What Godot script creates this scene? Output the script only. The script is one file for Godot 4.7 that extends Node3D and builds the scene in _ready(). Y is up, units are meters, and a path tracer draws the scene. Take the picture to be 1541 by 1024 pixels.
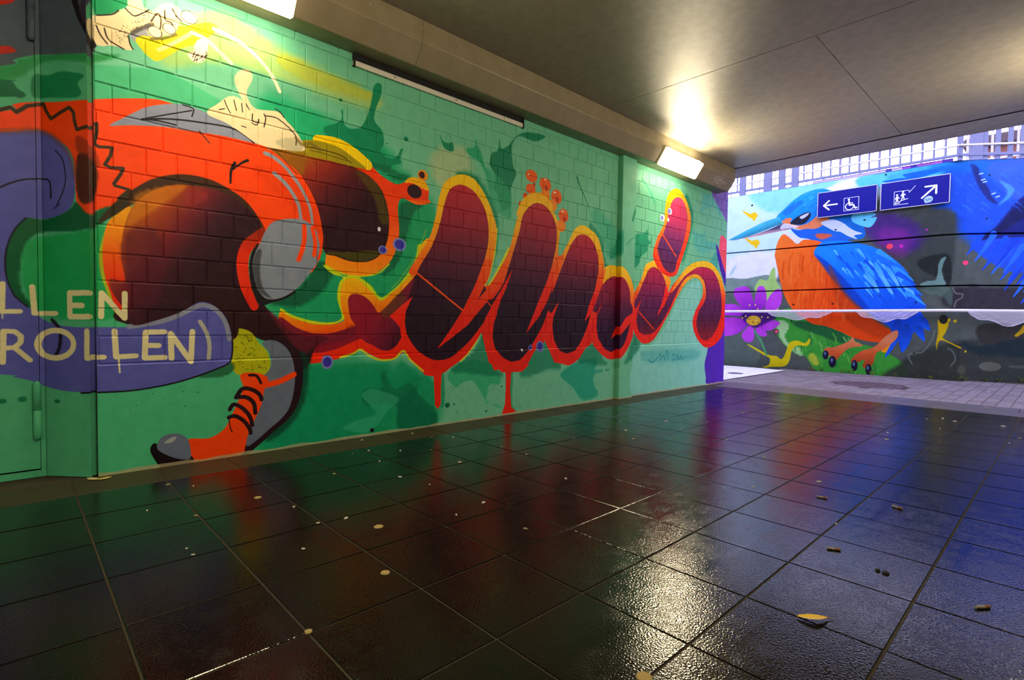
extends Node3D
# A tiled pedestrian underpass with a painted brick wall; daylight and a second mural beyond its mouth.
# World: x = 0 is the face of the left wall, -z runs along it towards the mouth, y = 0 is the floor.

const HC := 0.724          # lens height
const CX := 2.9897         # lens distance from the left wall
const H := 2.55            # ceiling
const XR := 3.5            # right wall
const ZE := -6.5           # end of the left wall
const ZF := -9.4           # far wall
const BEND := 1.85         # where the far wall turns away
const BD := Vector3(0.8, 0.0, -0.6)

var M := {}
var taken := {}
var rng := RandomNumberGenerator.new()

func _ready():
	# camera
	var cam := Camera3D.new()
	cam.name = "camera"
	cam.position = Vector3(CX, HC, 0)
	cam.basis = Basis.from_euler(Vector3(deg_to_rad(-1.996), deg_to_rad(46.563), deg_to_rad(0.834)))
	cam.fov = rad_to_deg(2.0 * atan(512.0 / 796.2))
	cam.near = 0.05
	cam.far = 300.0
	add_child(cam)
	cam.current = true
	# overcast sky, the exposure
	var env := Environment.new()
	var sky := Sky.new()
	var sm := ProceduralSkyMaterial.new()
	sm.sky_top_color = Color(0.76, 0.77, 0.94)
	sm.sky_horizon_color = Color(0.94, 0.90, 0.97)
	sm.sky_curve = 0.2
	sm.ground_bottom_color = Color(0.20, 0.19, 0.24)
	sm.ground_horizon_color = Color(0.45, 0.43, 0.52)
	sm.sky_energy_multiplier = 1.9
	sm.sun_angle_max = 0.0
	sky.sky_material = sm
	env.background_mode = Environment.BG_SKY
	env.sky = sky
	env.tonemap_mode = Environment.TONE_MAPPER_LINEAR
	env.tonemap_exposure = 1.0
	env.sdfgi_enabled = true
	env.ssao_enabled = true
	env.ssil_enabled = true
	var we := WorldEnvironment.new()
	we.name = "world_environment"
	we.environment = env
	add_child(we)
	rng.seed = 7
	make_materials()
	build_left_walls()
	build_doorway()
	build_shell()
	build_beams()
	build_tunnel_floor()
	build_outside()
	build_far_wall()
	build_lamps()
	build_signs()
	build_handrail()
	build_railing()
	build_litter()

# ---------------------------------------------------------------- small helpers
func numbered(n: String) -> String:
	if not taken.has(n):
		taken[n] = 0
		return n
	taken[n] += 1
	return "%s_%03d" % [n, taken[n]]

func tag(o: Node, label: String, category: String, group := ""):
	o.set_meta("label", label)
	o.set_meta("category", category)
	if group != "": o.set_meta("group", group)
	return o

func thing(called: String, label: String, category: String, at := Vector3.ZERO, group := "") -> Node3D:
	var o := Node3D.new()
	o.name = numbered(called)
	add_child(o)
	o.position = at
	tag(o, label, category, group)
	return o

func structure(called: String, label := "") -> Node3D:
	var o := Node3D.new()
	o.name = numbered(called)
	add_child(o)
	o.set_meta("kind", "structure")
	if label != "": o.set_meta("label", label)
	return o

func put(parent: Node, called: String, mesh: Mesh, mat: Material) -> MeshInstance3D:
	var o := MeshInstance3D.new()
	o.name = called
	o.mesh = mesh
	o.material_override = mat
	parent.add_child(o, true)
	return o

func st() -> SurfaceTool:
	var s := SurfaceTool.new()
	s.begin(Mesh.PRIMITIVE_TRIANGLES)
	s.set_smooth_group(-1)
	return s

func done(s: SurfaceTool) -> ArrayMesh:
	s.generate_normals()
	return s.commit()

# a quad given anticlockwise as seen from outside, optional uvs
func quad(s: SurfaceTool, a: Vector3, b: Vector3, c: Vector3, d: Vector3, uv := []):
	var p := [a, c, b, a, d, c]
	var k := [0, 2, 1, 0, 3, 2]
	for i in 6:
		if uv.size() == 4: s.set_uv(uv[k[i]])
		s.add_vertex(p[i])

func bevel_box(s: SurfaceTool, lo: Vector3, hi: Vector3, b := 0.0, xf := Transform3D.IDENTITY):
	# a box with all twelve edges chamfered
	b = minf(b, minf(hi.x - lo.x, minf(hi.y - lo.y, hi.z - lo.z)) * 0.45)
	var c := (lo + hi) * 0.5
	var e := (hi - lo) * 0.5
	for ax in 3:
		for sg in [-1.0, 1.0]:
			var u := (ax + 1) % 3
			var v := (ax + 2) % 3
			var q := []
			for w in [[-1, -1], [1, -1], [1, 1], [-1, 1]]:
				var p := Vector3.ZERO
				p[ax] = sg * e[ax]
				p[u] = w[0] * (e[u] - b)
				p[v] = w[1] * (e[v] - b)
				q.append(xf * (c + p))
			if sg > 0: quad(s, q[0], q[1], q[2], q[3])
			else: quad(s, q[3], q[2], q[1], q[0])
	if b <= 0.0: return
	for ax in 3:   # edges along ax
		var u := (ax + 1) % 3
		var v := (ax + 2) % 3
		for su in [-1.0, 1.0]:
			for sv in [-1.0, 1.0]:
				var q := []
				for w in [[0, -1], [1, -1], [1, 1], [0, 1]]:
					var p := Vector3.ZERO
					p[ax] = w[1] * (e[ax] - b)
					p[u] = su * (e[u] - (b if w[0] == 1 else 0.0))
					p[v] = sv * (e[v] - (0.0 if w[0] == 1 else b))
					q.append(xf * (c + p))
				if su * sv > 0: quad(s, q[0], q[1], q[2], q[3])
				else: quad(s, q[3], q[2], q[1], q[0])
	for sx in [-1.0, 1.0]:
		for sy in [-1.0, 1.0]:
			for sz in [-1.0, 1.0]:
				var g := Vector3(sx, sy, sz)
				var a := xf * (c + g * Vector3(e.x, e.y - b, e.z - b))
				var b2 := xf * (c + g * Vector3(e.x - b, e.y, e.z - b))
				var d := xf * (c + g * Vector3(e.x - b, e.y - b, e.z))
				if sx * sy * sz > 0: s.add_vertex(a); s.add_vertex(d); s.add_vertex(b2)
				else: s.add_vertex(a); s.add_vertex(b2); s.add_vertex(d)

func box(lo: Vector3, hi: Vector3, b := 0.0, xf := Transform3D.IDENTITY) -> ArrayMesh:
	var s := st()
	bevel_box(s, lo, hi, b, xf)
	return done(s)

func tube(s: SurfaceTool, path: Array, r: float, n := 10, cap := true):
	s.set_smooth_group(0)
	var rings := []
	for i in path.size():
		var d: Vector3 = (path[mini(i + 1, path.size() - 1)] - path[maxi(i - 1, 0)]).normalized()
		var a := d.cross(Vector3.UP if absf(d.y) < 0.9 else Vector3.RIGHT).normalized()
		var b := d.cross(a)
		var ring := []
		for k in n: ring.append(path[i] + (a * cos(TAU * k / n) + b * sin(TAU * k / n)) * r)
		rings.append(ring)
	for i in path.size() - 1:
		for k in n: quad(s, rings[i][k], rings[i][(k + 1) % n], rings[i + 1][(k + 1) % n], rings[i + 1][k])
	if cap:
		s.set_smooth_group(-1)
		for k in range(1, n - 1):
			s.add_vertex(rings[0][0]); s.add_vertex(rings[0][k]); s.add_vertex(rings[0][k + 1])
			var l: Array = rings[-1]
			s.add_vertex(l[0]); s.add_vertex(l[k + 1]); s.add_vertex(l[k])
	s.set_smooth_group(-1)

func lathe(s: SurfaceTool, prof: Array, n: int, at: Vector3, squash := Vector3.ONE, wob := 0.0):
	s.set_smooth_group(0)
	var rr := []
	for k in n: rr.append(1.0 + rng.randf_range(-wob, wob))
	for i in prof.size() - 1:
		for k in n:
			var q := []
			for w in [[i, k], [i, k + 1], [i + 1, k + 1], [i + 1, k]]:
				var a: float = TAU * w[1] / n
				var f: float = rr[w[1] % n]
				q.append(at + Vector3(cos(a) * prof[w[0]].x * f, prof[w[0]].y, sin(a) * prof[w[0]].x * f) * squash)
			quad(s, q[3], q[2], q[1], q[0])
	s.set_smooth_group(-1)

# ---------------------------------------------------------------- materials
func plain(col: Color, rough := 0.6, metal := 0.0) -> StandardMaterial3D:
	var m := StandardMaterial3D.new()
	m.albedo_color = col
	m.roughness = rough
	m.metallic = metal
	return m

func noise_image(size: int, freq: float, seed_: int, octaves := 4, kind := FastNoiseLite.TYPE_SIMPLEX_SMOOTH) -> Image:
	var n := FastNoiseLite.new()
	n.noise_type = kind
	n.frequency = freq
	n.seed = seed_
	n.fractal_octaves = octaves
	var im := n.get_seamless_image(size, size)
	im.convert(Image.FORMAT_RGBA8)
	return im

func bumps(size: int, freq: float, seed_: int, strength: float, octaves := 3) -> ImageTexture:
	var im := noise_image(size, freq, seed_, octaves)
	im.convert(Image.FORMAT_L8)
	im.convert(Image.FORMAT_RGBA8)
	im.bump_map_to_normal_map(strength)
	return ImageTexture.create_from_image(im)

func ramp(im: Image, cols: Array) -> ImageTexture:
	# maps a grey noise picture on a row of colours
	var n := cols.size() - 1
	var out := Image.create(im.get_width(), im.get_height(), false, Image.FORMAT_RGBA8)
	var table := []
	for i in 256:
		var t := clampf((i / 255.0 - 0.2) / 0.6, 0.0, 1.0) * n
		var k := mini(int(t), n - 1)
		table.append((cols[k] as Color).lerp(cols[k + 1], t - k))
	for y in im.get_height():
		for x in im.get_width(): out.set_pixel(x, y, table[im.get_pixel(x, y).r8])
	return ImageTexture.create_from_image(out)

func surfaced(tex: Texture2D, rough_tex: Texture2D, rough: float, nrm: Texture2D, nscale: float, tile: float) -> StandardMaterial3D:
	var m := plain(Color.WHITE, rough)
	m.albedo_texture = tex
	if rough_tex:
		m.roughness_texture = rough_tex
		m.roughness_texture_channel = BaseMaterial3D.TEXTURE_CHANNEL_RED
	if nrm:
		m.normal_enabled = true
		m.normal_texture = nrm
		m.normal_scale = nscale
	m.uv1_triplanar = true
	m.uv1_world_triplanar = true
	m.uv1_scale = Vector3.ONE / tile
	return m

func grey(v: float) -> Color:
	return Color(v, v, v)

func make_materials():
	var fine := bumps(512, 0.14, 3, 6.0, 2)
	var coarse := bumps(512, 0.02, 4, 5.0, 4)
	M.fine = fine
	M.coarse = coarse
	var patches := noise_image(512, 0.008, 11, 5)
	var grit := noise_image(512, 0.2, 12, 2)
	var wet_a := ramp(grit, [Color("0a0807"), Color("100d0b"), Color("16120f"), Color("1f1a16")])
	var wet_r := ramp(patches, [grey(0.1), grey(0.12), grey(0.15), grey(0.2)])
	M.tile = surfaced(wet_a, wet_r, 1.0, fine, 0.06, 0.5)
	var wet_b := ramp(grit, [Color("090807"), Color("0e0c0b"), Color("14110f"), Color("1b1715")])
	var wet_r2 := ramp(noise_image(512, 0.011, 21, 5), [grey(0.09), grey(0.11), grey(0.14), grey(0.21)])
	M.tile2 = surfaced(wet_b, wet_r2, 1.0, fine, 0.075, 0.55)
	M.tile_dry = surfaced(ramp(grit, [Color("2a2417"), Color("362f20"), Color("443c2a")]), null, 0.45, fine, 0.3, 0.5)
	for t in [M.tile, M.tile2]: t.metallic_specular = 0.36
	M.tile_dry.metallic_specular = 0.3
	M.joint = surfaced(ramp(grit, [Color("1e180e"), Color("302716"), Color("483a20")]), null, 0.9, fine, 0.5, 0.3)
	M.kerb = surfaced(ramp(grit, [Color("4c464e"), Color("565058"), Color("605a62")]), null, 0.34, fine, 0.06, 0.5)
	M.paver = surfaced(ramp(grit, [Color("665c64"), Color("756a70"), Color("847880")]), null, 0.62, fine, 0.4, 0.5)
	M.paver2 = surfaced(ramp(grit, [Color("5c5258"), Color("6a5f66"), Color("786c72")]), null, 0.66, fine, 0.4, 0.5)
	M.pale = surfaced(ramp(patches, [Color("dcdade"), Color("e6e4e8"), Color("efedf0")]), null, 0.6, fine, 0.2, 0.8)
	M.earth = plain(Color("3a332a"), 0.95)
	M.ceiling = surfaced(ramp(patches, [Color("9a9382"), Color("a09988"), Color("a69f8e")]), null, 0.33, bumps(512, 0.3, 31, 6.0, 2), 0.3, 0.4)
	M.lip = surfaced(ramp(patches, [Color("a9a6ac"), Color("b0adb3"), Color("b7b4ba")]), null, 0.6, fine, 0.2, 0.5)  # lip colour raised towards violet, daylight bounce put into the albedo
	M.seam = plain(Color("2a261e"), 0.9)
	M.beam = surfaced(ramp(patches, [Color("8a7c62"), Color("908268"), Color("96886e")]), null, 0.45, coarse, 0.05, 0.8)
	M.concrete = surfaced(ramp(patches, [Color("7a7872"), Color("86837c"), Color("918e86")]), null, 0.8, fine, 0.3, 0.6)
	M.black = plain(Color("0c0c0e"), 0.8)
	M.white = plain(Color("d8d2c4"), 0.5)
	M.steel = plain(Color("767ba0"), 0.5, 0.2)
	M.scrawl = plain(Color("d6d2c8"), 0.8)

# ---------------------------------------------------------------- paint engine
# A canvas is a picture in centimetres along a surface: s to the right, y up.
func canvas(s0: float, s1: float, y1: float, ppm: float, base: Color) -> Dictionary:
	var im := Image.create(int((s1 - s0) * ppm), int(y1 * ppm), false, Image.FORMAT_RGBA8)
	im.fill(base)
	return {"im": im, "s0": s0 * 100.0, "y1": y1 * 100.0, "k": ppm / 100.0, "w": s1 - s0, "h": y1}

func cuv(c: Dictionary, s: float, y: float) -> Vector2:
	return Vector2((s * 100.0 - c.s0) / (c.w * 100.0), (c.y1 - y * 100.0) / (c.h * 100.0))

func points(a: Array) -> PackedVector2Array:
	var o := PackedVector2Array()
	for i in range(0, a.size(), 2): o.append(Vector2(a[i], a[i + 1]))
	return o

func curve(p: PackedVector2Array, closed: bool, n := 6) -> PackedVector2Array:
	var o := PackedVector2Array()
	var m := p.size()
	if m < 3: return p
	for i in (m if closed else m - 1):
		var a := p[(i + m - 1) % m] if closed else p[maxi(i - 1, 0)]
		var b := p[i]
		var c := p[(i + 1) % m]
		var d := p[(i + 2) % m] if closed else p[mini(i + 2, m - 1)]
		for k in n:
			var t := float(k) / n
			o.append(0.5 * (2.0 * b + (c - a) * t + (2.0 * a - 5.0 * b + 4.0 * c - d) * t * t + (3.0 * b - a - 3.0 * c + d) * t * t * t))
	if not closed: o.append(p[m - 1])
	return o

# a paint given as a number (red * 65536 + green * 256 + blue) or as text
func paint_of(v) -> Color:
	if v is String: return Color(v)
	var i := int(v)
	return Color8((i >> 16) & 255, (i >> 8) & 255, i & 255)

# paints polygons (in cm) on a layer, softens it, and lays it on the canvas
func lay(c: Dictionary, polys: Array, col: Color, blur: float, alpha: float, grad: Array):
	var lo := Vector2(1e9, 1e9)
	var hi := -lo
	for p in polys:
		for v in p:
			lo = lo.min(v)
			hi = hi.max(v)
	var im: Image = c.im
	var bp: float = blur * c.k
	var soft := bp > 1.2
	var q := 2.0
	if soft: q = clampf(4.6 / bp, 0.03, 2.0)
	var pad := int(bp * 3.6) + 3
	var x0 := maxi(int((lo.x - c.s0) * c.k) - pad, 0)
	var y0 := maxi(int((c.y1 - hi.y) * c.k) - pad, 0)
	var x1 := mini(int((hi.x - c.s0) * c.k) + pad, im.get_width())
	var y1 := mini(int((c.y1 - lo.y) * c.k) + pad, im.get_height())
	if x1 <= x0 or y1 <= y0: return
	# a softened layer keeps a margin beyond the canvas so that its edge does not fade there
	var ox := x0
	var oy := y0
	var w := x1 - x0
	var h := y1 - y0
	if soft:
		ox -= pad
		oy -= pad
		w += 2 * pad
		h += 2 * pad
	var lw := maxi(int(ceil(w * q)), 2)
	var lh := maxi(int(ceil(h * q)), 2)
	var lx := lw / float(w)
	var ly := lh / float(h)
	var layer := Image.create(lw, lh, false, Image.FORMAT_RGBA8)
	layer.fill(Color(col.r, col.g, col.b, 0.0))
	var ramp_cols := []
	var g0 := Vector2.ZERO
	var gd := Vector2.ZERO
	if grad.size() > 4:
		g0 = Vector2(grad[0], grad[1])
		gd = Vector2(grad[2], grad[3]) - g0
		gd /= gd.length_squared()
		var n := grad.size() - 5
		for i in 49:
			var t := i / 48.0 * n
			var k := mini(int(t), n - 1)
			ramp_cols.append(paint_of(grad[4 + k]).lerp(paint_of(grad[5 + k]), t - k))
	for p in polys:
		var rows := {}
		var m: int = p.size()
		for i in m:
			var a: Vector2 = p[i]
			var b: Vector2 = p[(i + 1) % m]
			var ay: float = ((c.y1 - a.y) * c.k - oy) * ly
			var by: float = ((c.y1 - b.y) * c.k - oy) * ly
			if ay == by: continue
			var ax: float = ((a.x - c.s0) * c.k - ox) * lx
			var bx: float = ((b.x - c.s0) * c.k - ox) * lx
			if ay > by:
				var t1 := ay; ay = by; by = t1
				var t2 := ax; ax = bx; bx = t2
			var sl := (bx - ax) / (by - ay)
			for r in range(maxi(int(ceil(ay - 0.5)), 0), mini(int(ceil(by - 0.5)), lh)):
				if not rows.has(r): rows[r] = []
				rows[r].append(ax + (r + 0.5 - ay) * sl)
		for r in rows:
			var xs: Array = rows[r]
			xs.sort()
			for i in range(0, xs.size() - 1, 2):
				var xa := clampi(int(round(xs[i])), 0, lw)
				var xb := clampi(int(round(xs[i + 1])), 0, lw)
				if xb <= xa: continue
				if ramp_cols.is_empty():
					layer.fill_rect(Rect2i(xa, r, xb - xa, 1), Color(col.r, col.g, col.b, alpha))
					continue
				var yy: float = c.y1 - (r / ly + oy) / c.k
				var sa: float = (xa / lx + ox) / c.k + c.s0
				var sb: float = (xb / lx + ox) / c.k + c.s0
				var ta := (Vector2(sa, yy) - g0).dot(gd) * 48.0
				var tb := (Vector2(sb, yy) - g0).dot(gd) * 48.0
				var parts := clampi(int(absf(tb - ta)) + 1, 1, xb - xa)
				for j in parts:
					var xj := xa + (xb - xa) * j / parts
					var xk := xa + (xb - xa) * (j + 1) / parts
					var cc: Color = ramp_cols[clampi(int(lerpf(ta, tb, (j + 0.5) / parts)), 0, 48)]
					cc.a = alpha
					layer.fill_rect(Rect2i(xj, r, xk - xj, 1), cc)
	if soft:
		for k in 2: layer.resize(maxi(layer.get_width() / 2, 1), maxi(layer.get_height() / 2, 1), Image.INTERPOLATE_BILINEAR)
		layer.resize(w, h, Image.INTERPOLATE_CUBIC)
	else:
		layer.resize(w, h, Image.INTERPOLATE_BILINEAR)
	im.blend_rect(layer, Rect2i(x0 - ox, y0 - oy, x1 - x0, y1 - y0), Vector2i(x0, y0))

func F(c, col, blur: float, alpha: float, smooth: int, grad: Array, a: Array):
	var p := points(a)
	lay(c, [curve(p, true) if smooth else p], paint_of(col), blur, alpha, grad)

func stroke_polys(p: PackedVector2Array, w0: float, w1: float) -> Array:
	var out := []
	var n := p.size()
	for i in n:
		var r := lerpf(w0, w1, i / float(maxi(n - 1, 1))) * 0.5
		var disc := PackedVector2Array()
		for k in 10: disc.append(p[i] + Vector2.from_angle(TAU * k / 10.0) * r)
		out.append(disc)
		if i < n - 1:
			var d := (p[i + 1] - p[i]).normalized().orthogonal()
			var r2 := lerpf(w0, w1, (i + 1) / float(n - 1)) * 0.5
			out.append(PackedVector2Array([p[i] + d * r, p[i + 1] + d * r2, p[i + 1] - d * r2, p[i] - d * r]))
	return out

func K(c, col, blur: float, alpha: float, smooth: int, w0: float, w1: float, a: Array):
	var p := points(a)
	if smooth: p = curve(p, false, 5)
	lay(c, stroke_polys(p, w0, w1), paint_of(col), blur, alpha, [])

func E(c, col, blur: float, alpha: float, x: float, y: float, rx: float, ry: float):
	var p := PackedVector2Array()
	for k in 20: p.append(Vector2(x + rx * cos(TAU * k / 20.0), y + ry * sin(TAU * k / 20.0)))
	lay(c, [p], paint_of(col), blur, alpha, [])

# many small brush marks inside a four-cornered patch
func RS(c, seed_: int, n: int, cols: Array, blur: float, alpha: float, w0: float, w1: float, quad4: Array, delta: Array):
	var r := RandomNumberGenerator.new()
	r.seed = seed_
	var q := points(quad4)
	for i in n:
		var u := r.randf()
		var v := r.randf()
		var p := PackedVector2Array([q[0].lerp(q[1], u).lerp(q[3].lerp(q[2], u), v)])
		var f := r.randf_range(0.6, 1.3)
		for k in range(0, delta.size(), 2): p.append(p[p.size() - 1] + Vector2(delta[k], delta[k + 1]) * f)
		lay(c, stroke_polys(p, w0 * f, w1 * f), paint_of(cols[i % cols.size()]), blur, alpha, [])

# roller and spray grain of the paint itself
func grain(c: Dictionary, strength: float):
	var im: Image = c.im
	for k in 2:
		var n := noise_image(512, [0.25, 0.02][k], 40 + k, 3)
		n.convert(Image.FORMAT_RGBA8)
		for sgn in 2:
			var lay_ := Image.create(512, 512, false, Image.FORMAT_RGBA8)
			for y in 512:
				for x in 512:
					var v := (n.get_pixel(x, y).r - 0.5) * (1.0 if sgn == 0 else -1.0)
					lay_.set_pixel(x, y, Color(1.0 - sgn, 1.0 - sgn, 1.0 - sgn, clampf(v, 0.0, 1.0) * strength))
			for y in range(0, im.get_height(), 512):
				for x in range(0, im.get_width(), 512):
					im.blend_rect(lay_, Rect2i(0, 0, 512, 512), Vector2i(x, y))

func painted(c: Dictionary, rough: float, nrm: Texture2D, nscale: float) -> StandardMaterial3D:
	var m := plain(Color.WHITE, rough)
	(c.im as Image).generate_mipmaps()
	m.albedo_texture = ImageTexture.create_from_image(c.im)
	m.texture_repeat = false
	m.metallic_specular = 0.28
	return m


# ---------------------------------------------------------------- left wall
var CA: Dictionary   # near canvas
var CB: Dictionary   # far canvas
var MA: Material
var MB: Material

func wall_quad(s: SurfaceTool, c: Dictionary, x: float, s0: float, s1: float, y0: float, y1: float):
	quad(s, Vector3(x, y0, -s0), Vector3(x, y0, -s1), Vector3(x, y1, -s1), Vector3(x, y1, -s0), [cuv(c, s0, y0), cuv(c, s1, y0), cuv(c, s1, y1), cuv(c, s0, y1)])

# one block of the wall: a chamfered face standing proud of the painted joints
func brick_into(s: SurfaceTool, c: Dictionary, s0: float, s1: float, y0: float, y1: float, x: float, depth: float, b: float):
	var f := [Vector3(x, y0 + b, -s0 - b), Vector3(x, y0 + b, -s1 + b), Vector3(x, y1 - b, -s1 + b), Vector3(x, y1 - b, -s0 - b)]
	var e := [Vector3(x - b, y0, -s0), Vector3(x - b, y0, -s1), Vector3(x - b, y1, -s1), Vector3(x - b, y1, -s0)]
	var r := [Vector3(x - depth, y0, -s0), Vector3(x - depth, y0, -s1), Vector3(x - depth, y1, -s1), Vector3(x - depth, y1, -s0)]
	var uv := func(p: Vector3) -> Vector2: return cuv(c, -p.z, p.y)
	quad(s, f[0], f[1], f[2], f[3], [uv.call(f[0]), uv.call(f[1]), uv.call(f[2]), uv.call(f[3])])
	for i in 4:
		var j := (i + 1) % 4
		quad(s, e[i], e[j], f[j], f[i], [uv.call(e[i]), uv.call(e[j]), uv.call(f[j]), uv.call(f[i])])
		quad(s, r[i], r[j], e[j], e[i], [uv.call(r[i]), uv.call(r[j]), uv.call(e[j]), uv.call(e[i])])

func brick_list(s0: float, s1: float) -> Array:
	# courses of stretchers and headers by turns
	var out := []
	var g := 0.0034
	for k in 15:
		var y0 := 0.505 + 0.125 * k
		var y1 := y0 + 0.125
		var step := 0.25 if k % 2 == 0 else 0.125
		var off := 0.09 if k % 2 == 1 else (0.032 if k % 4 == 0 else 0.156)
		var a := off - step
		while a < s1:
			var lo := maxf(a, s0)
			var hi := minf(a + step, s1)
			if hi - lo > 0.03: out.append([lo + 0.0026, hi - 0.0026, y0 + g, y1 - g])
			a += step
	return out

func build_brick_wall(called: String, label: String, s0: float, s1: float):
	var w := structure(called, label)
	var near := s0 < 3.0
	# core, painted joints and the rendered foot
	var s := st()
	bevel_box(s, Vector3(-0.4, 0, -s1), Vector3(-0.02, 2.6, -s0))
	put(w, "core", done(s), M.concrete)
	for part in ([[s0, minf(s1, 3.15), CA, MA], [3.15, s1, CB, MB]] if near else [[s0, s1, CB, MB]]):
		s = st()
		wall_quad(s, part[2], -0.0042, part[0], part[1], 0.5, 2.6)
		put(w, "mortar", done(s), part[3])
		s = st()
		wall_quad(s, part[2], 0.004, part[0], part[1], -0.01, 0.498)
		quad(s, Vector3(0.004, 0.498, -part[0]), Vector3(0.004, 0.498, -part[1]), Vector3(-0.006, 0.507, -part[1]), Vector3(-0.006, 0.507, -part[0]), [cuv(part[2], part[0], 0.498), cuv(part[2], part[1], 0.498), cuv(part[2], part[1], 0.507), cuv(part[2], part[0], 0.507)])
		put(w, "plinth", done(s), part[3])
	var bricks := brick_list(s0, s1)
	var eye := Vector3(CX, HC, 0)
	for b in bricks:
		var mid := Vector3(0, (b[2] + b[3]) * 0.5, -(b[0] + b[1]) * 0.5)
		var d := eye - mid
		b.append((b[1] - b[0]) * (b[3] - b[2]) * d.x / pow(d.length(), 3.0))
	bricks.sort_custom(func(p, q): return p[4] > q[4])
	var rest := {}
	for i in bricks.size():
		var b: Array = bricks[i]
		var in_a: bool = (b[0] + b[1]) * 0.5 < 3.0
		var x := rng.randf_range(-0.0012, 0.0014)
		if i < 300:
			s = st()
			brick_into(s, CA if in_a else CB, b[0], b[1], b[2], b[3], x, 0.02, 0.0028)
			put(w, "brick", done(s), MA if in_a else MB)
		else:
			if not rest.has(in_a): rest[in_a] = st()
			brick_into(rest[in_a], CA if in_a else CB, b[0], b[1], b[2], b[3], x, 0.02, 0.0028)
	for in_a in rest:
		var o := put(w, "bricks", done(rest[in_a]), MA if in_a else MB)
		o.set_meta("kind", "stuff")

func build_left_walls():
	CA = canvas(0.2, 3.35, 2.64, 560.0, Color("70c39f"))
	CB = canvas(2.9, 6.56, 2.64, 340.0, Color("70c39f"))
	for c in [CA, CB]:
		paint_left_wall(c)
		# bare plaster showing along the foot
		var r := RandomNumberGenerator.new()
		r.seed = 5
		var p := [20.0, -2.0]
		for i in 90: p.append_array([20.0 + i * 7.1, 0.7 + r.randf() * 1.1])
		p.append_array([656.0, -2.0])
		F(c, "b8aa86", 0.2, 0.8, 0, [], p)
		grain(c, 0.09)
	MA = painted(CA, 0.5, null, 0.0)
	MB = painted(CB, 0.5, null, 0.0)
	build_brick_wall("wall_left", "painted brick wall with a large winding worm mural on green", 0.276, 4.19)
	build_brick_wall("wall_left_far", "painted brick wall section between the pilaster and the mouth of the underpass", 4.41, -ZE)
	# pilaster between the two
	var w := structure("trim_1", "green painted pilaster between the two brick wall sections")
	var s := st()
	wall_quad(s, CB, 0.05, 4.193, 4.41, -0.01, 2.6)
	quad(s, Vector3(-0.1, 0, -4.19), Vector3(0.047, 0, -4.19), Vector3(0.047, 2.6, -4.19), Vector3(-0.1, 2.6, -4.19), [cuv(CB, 4.19, 0), cuv(CB, 4.2, 0), cuv(CB, 4.2, 2.6), cuv(CB, 4.19, 2.6)])
	quad(s, Vector3(0.047, 0, -4.19), Vector3(0.05, 0, -4.193), Vector3(0.05, 2.6, -4.193), Vector3(0.047, 2.6, -4.19), [cuv(CB, 4.19, 0), cuv(CB, 4.2, 0), cuv(CB, 4.2, 2.6), cuv(CB, 4.19, 2.6)])
	quad(s, Vector3(0.05, 0, -4.41), Vector3(-0.1, 0, -4.41), Vector3(-0.1, 2.6, -4.41), Vector3(0.05, 2.6, -4.41), [cuv(CB, 4.4, 0), cuv(CB, 4.41, 0), cuv(CB, 4.41, 2.6), cuv(CB, 4.4, 2.6)])
	put(w, "pier", done(s), MB)
	# end face of the wall
	s = st()
	bevel_box(s, Vector3(-0.4, 0, ZE - 0.004), Vector3(-0.004, 2.6, ZE - 0.001))
	put(w, "end_face", done(s), plain(Color("5a3aa8"), 0.6))
	# slot with a pale rail high on the wall
	w = thing("ventilation_slot", "long dark slot with a pale screwed rail high on the green wall", "slot", Vector3(0.004, 2.228, -2.2))
	put(w, "opening", box(Vector3(0, 0.03, -0.71), Vector3(0.004, 0.075, 0.71)), M.black)
	put(w, "rail", box(Vector3(0, 0, -0.71), Vector3(0.014, 0.032, 0.71), 0.003), M.white)
	for z in [-0.703, 0.703]: put(w, "end_bracket", box(Vector3(0, -0.006, z - 0.007), Vector3(0.018, 0.072, z + 0.007), 0.002), M.black)
	for z in [-0.5, -0.05, 0.43]:
		s = st()
		lathe(s, [Vector2(0.0045, 0.0), Vector2(0.004, 0.003), Vector2(0.0, 0.0035)], 8, Vector3.ZERO)
		var o := put(w, "screw", done(s), M.black)
		o.transform = Transform3D(Basis(Vector3.BACK, -PI / 2), Vector3(0.014, 0.017, z))

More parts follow.
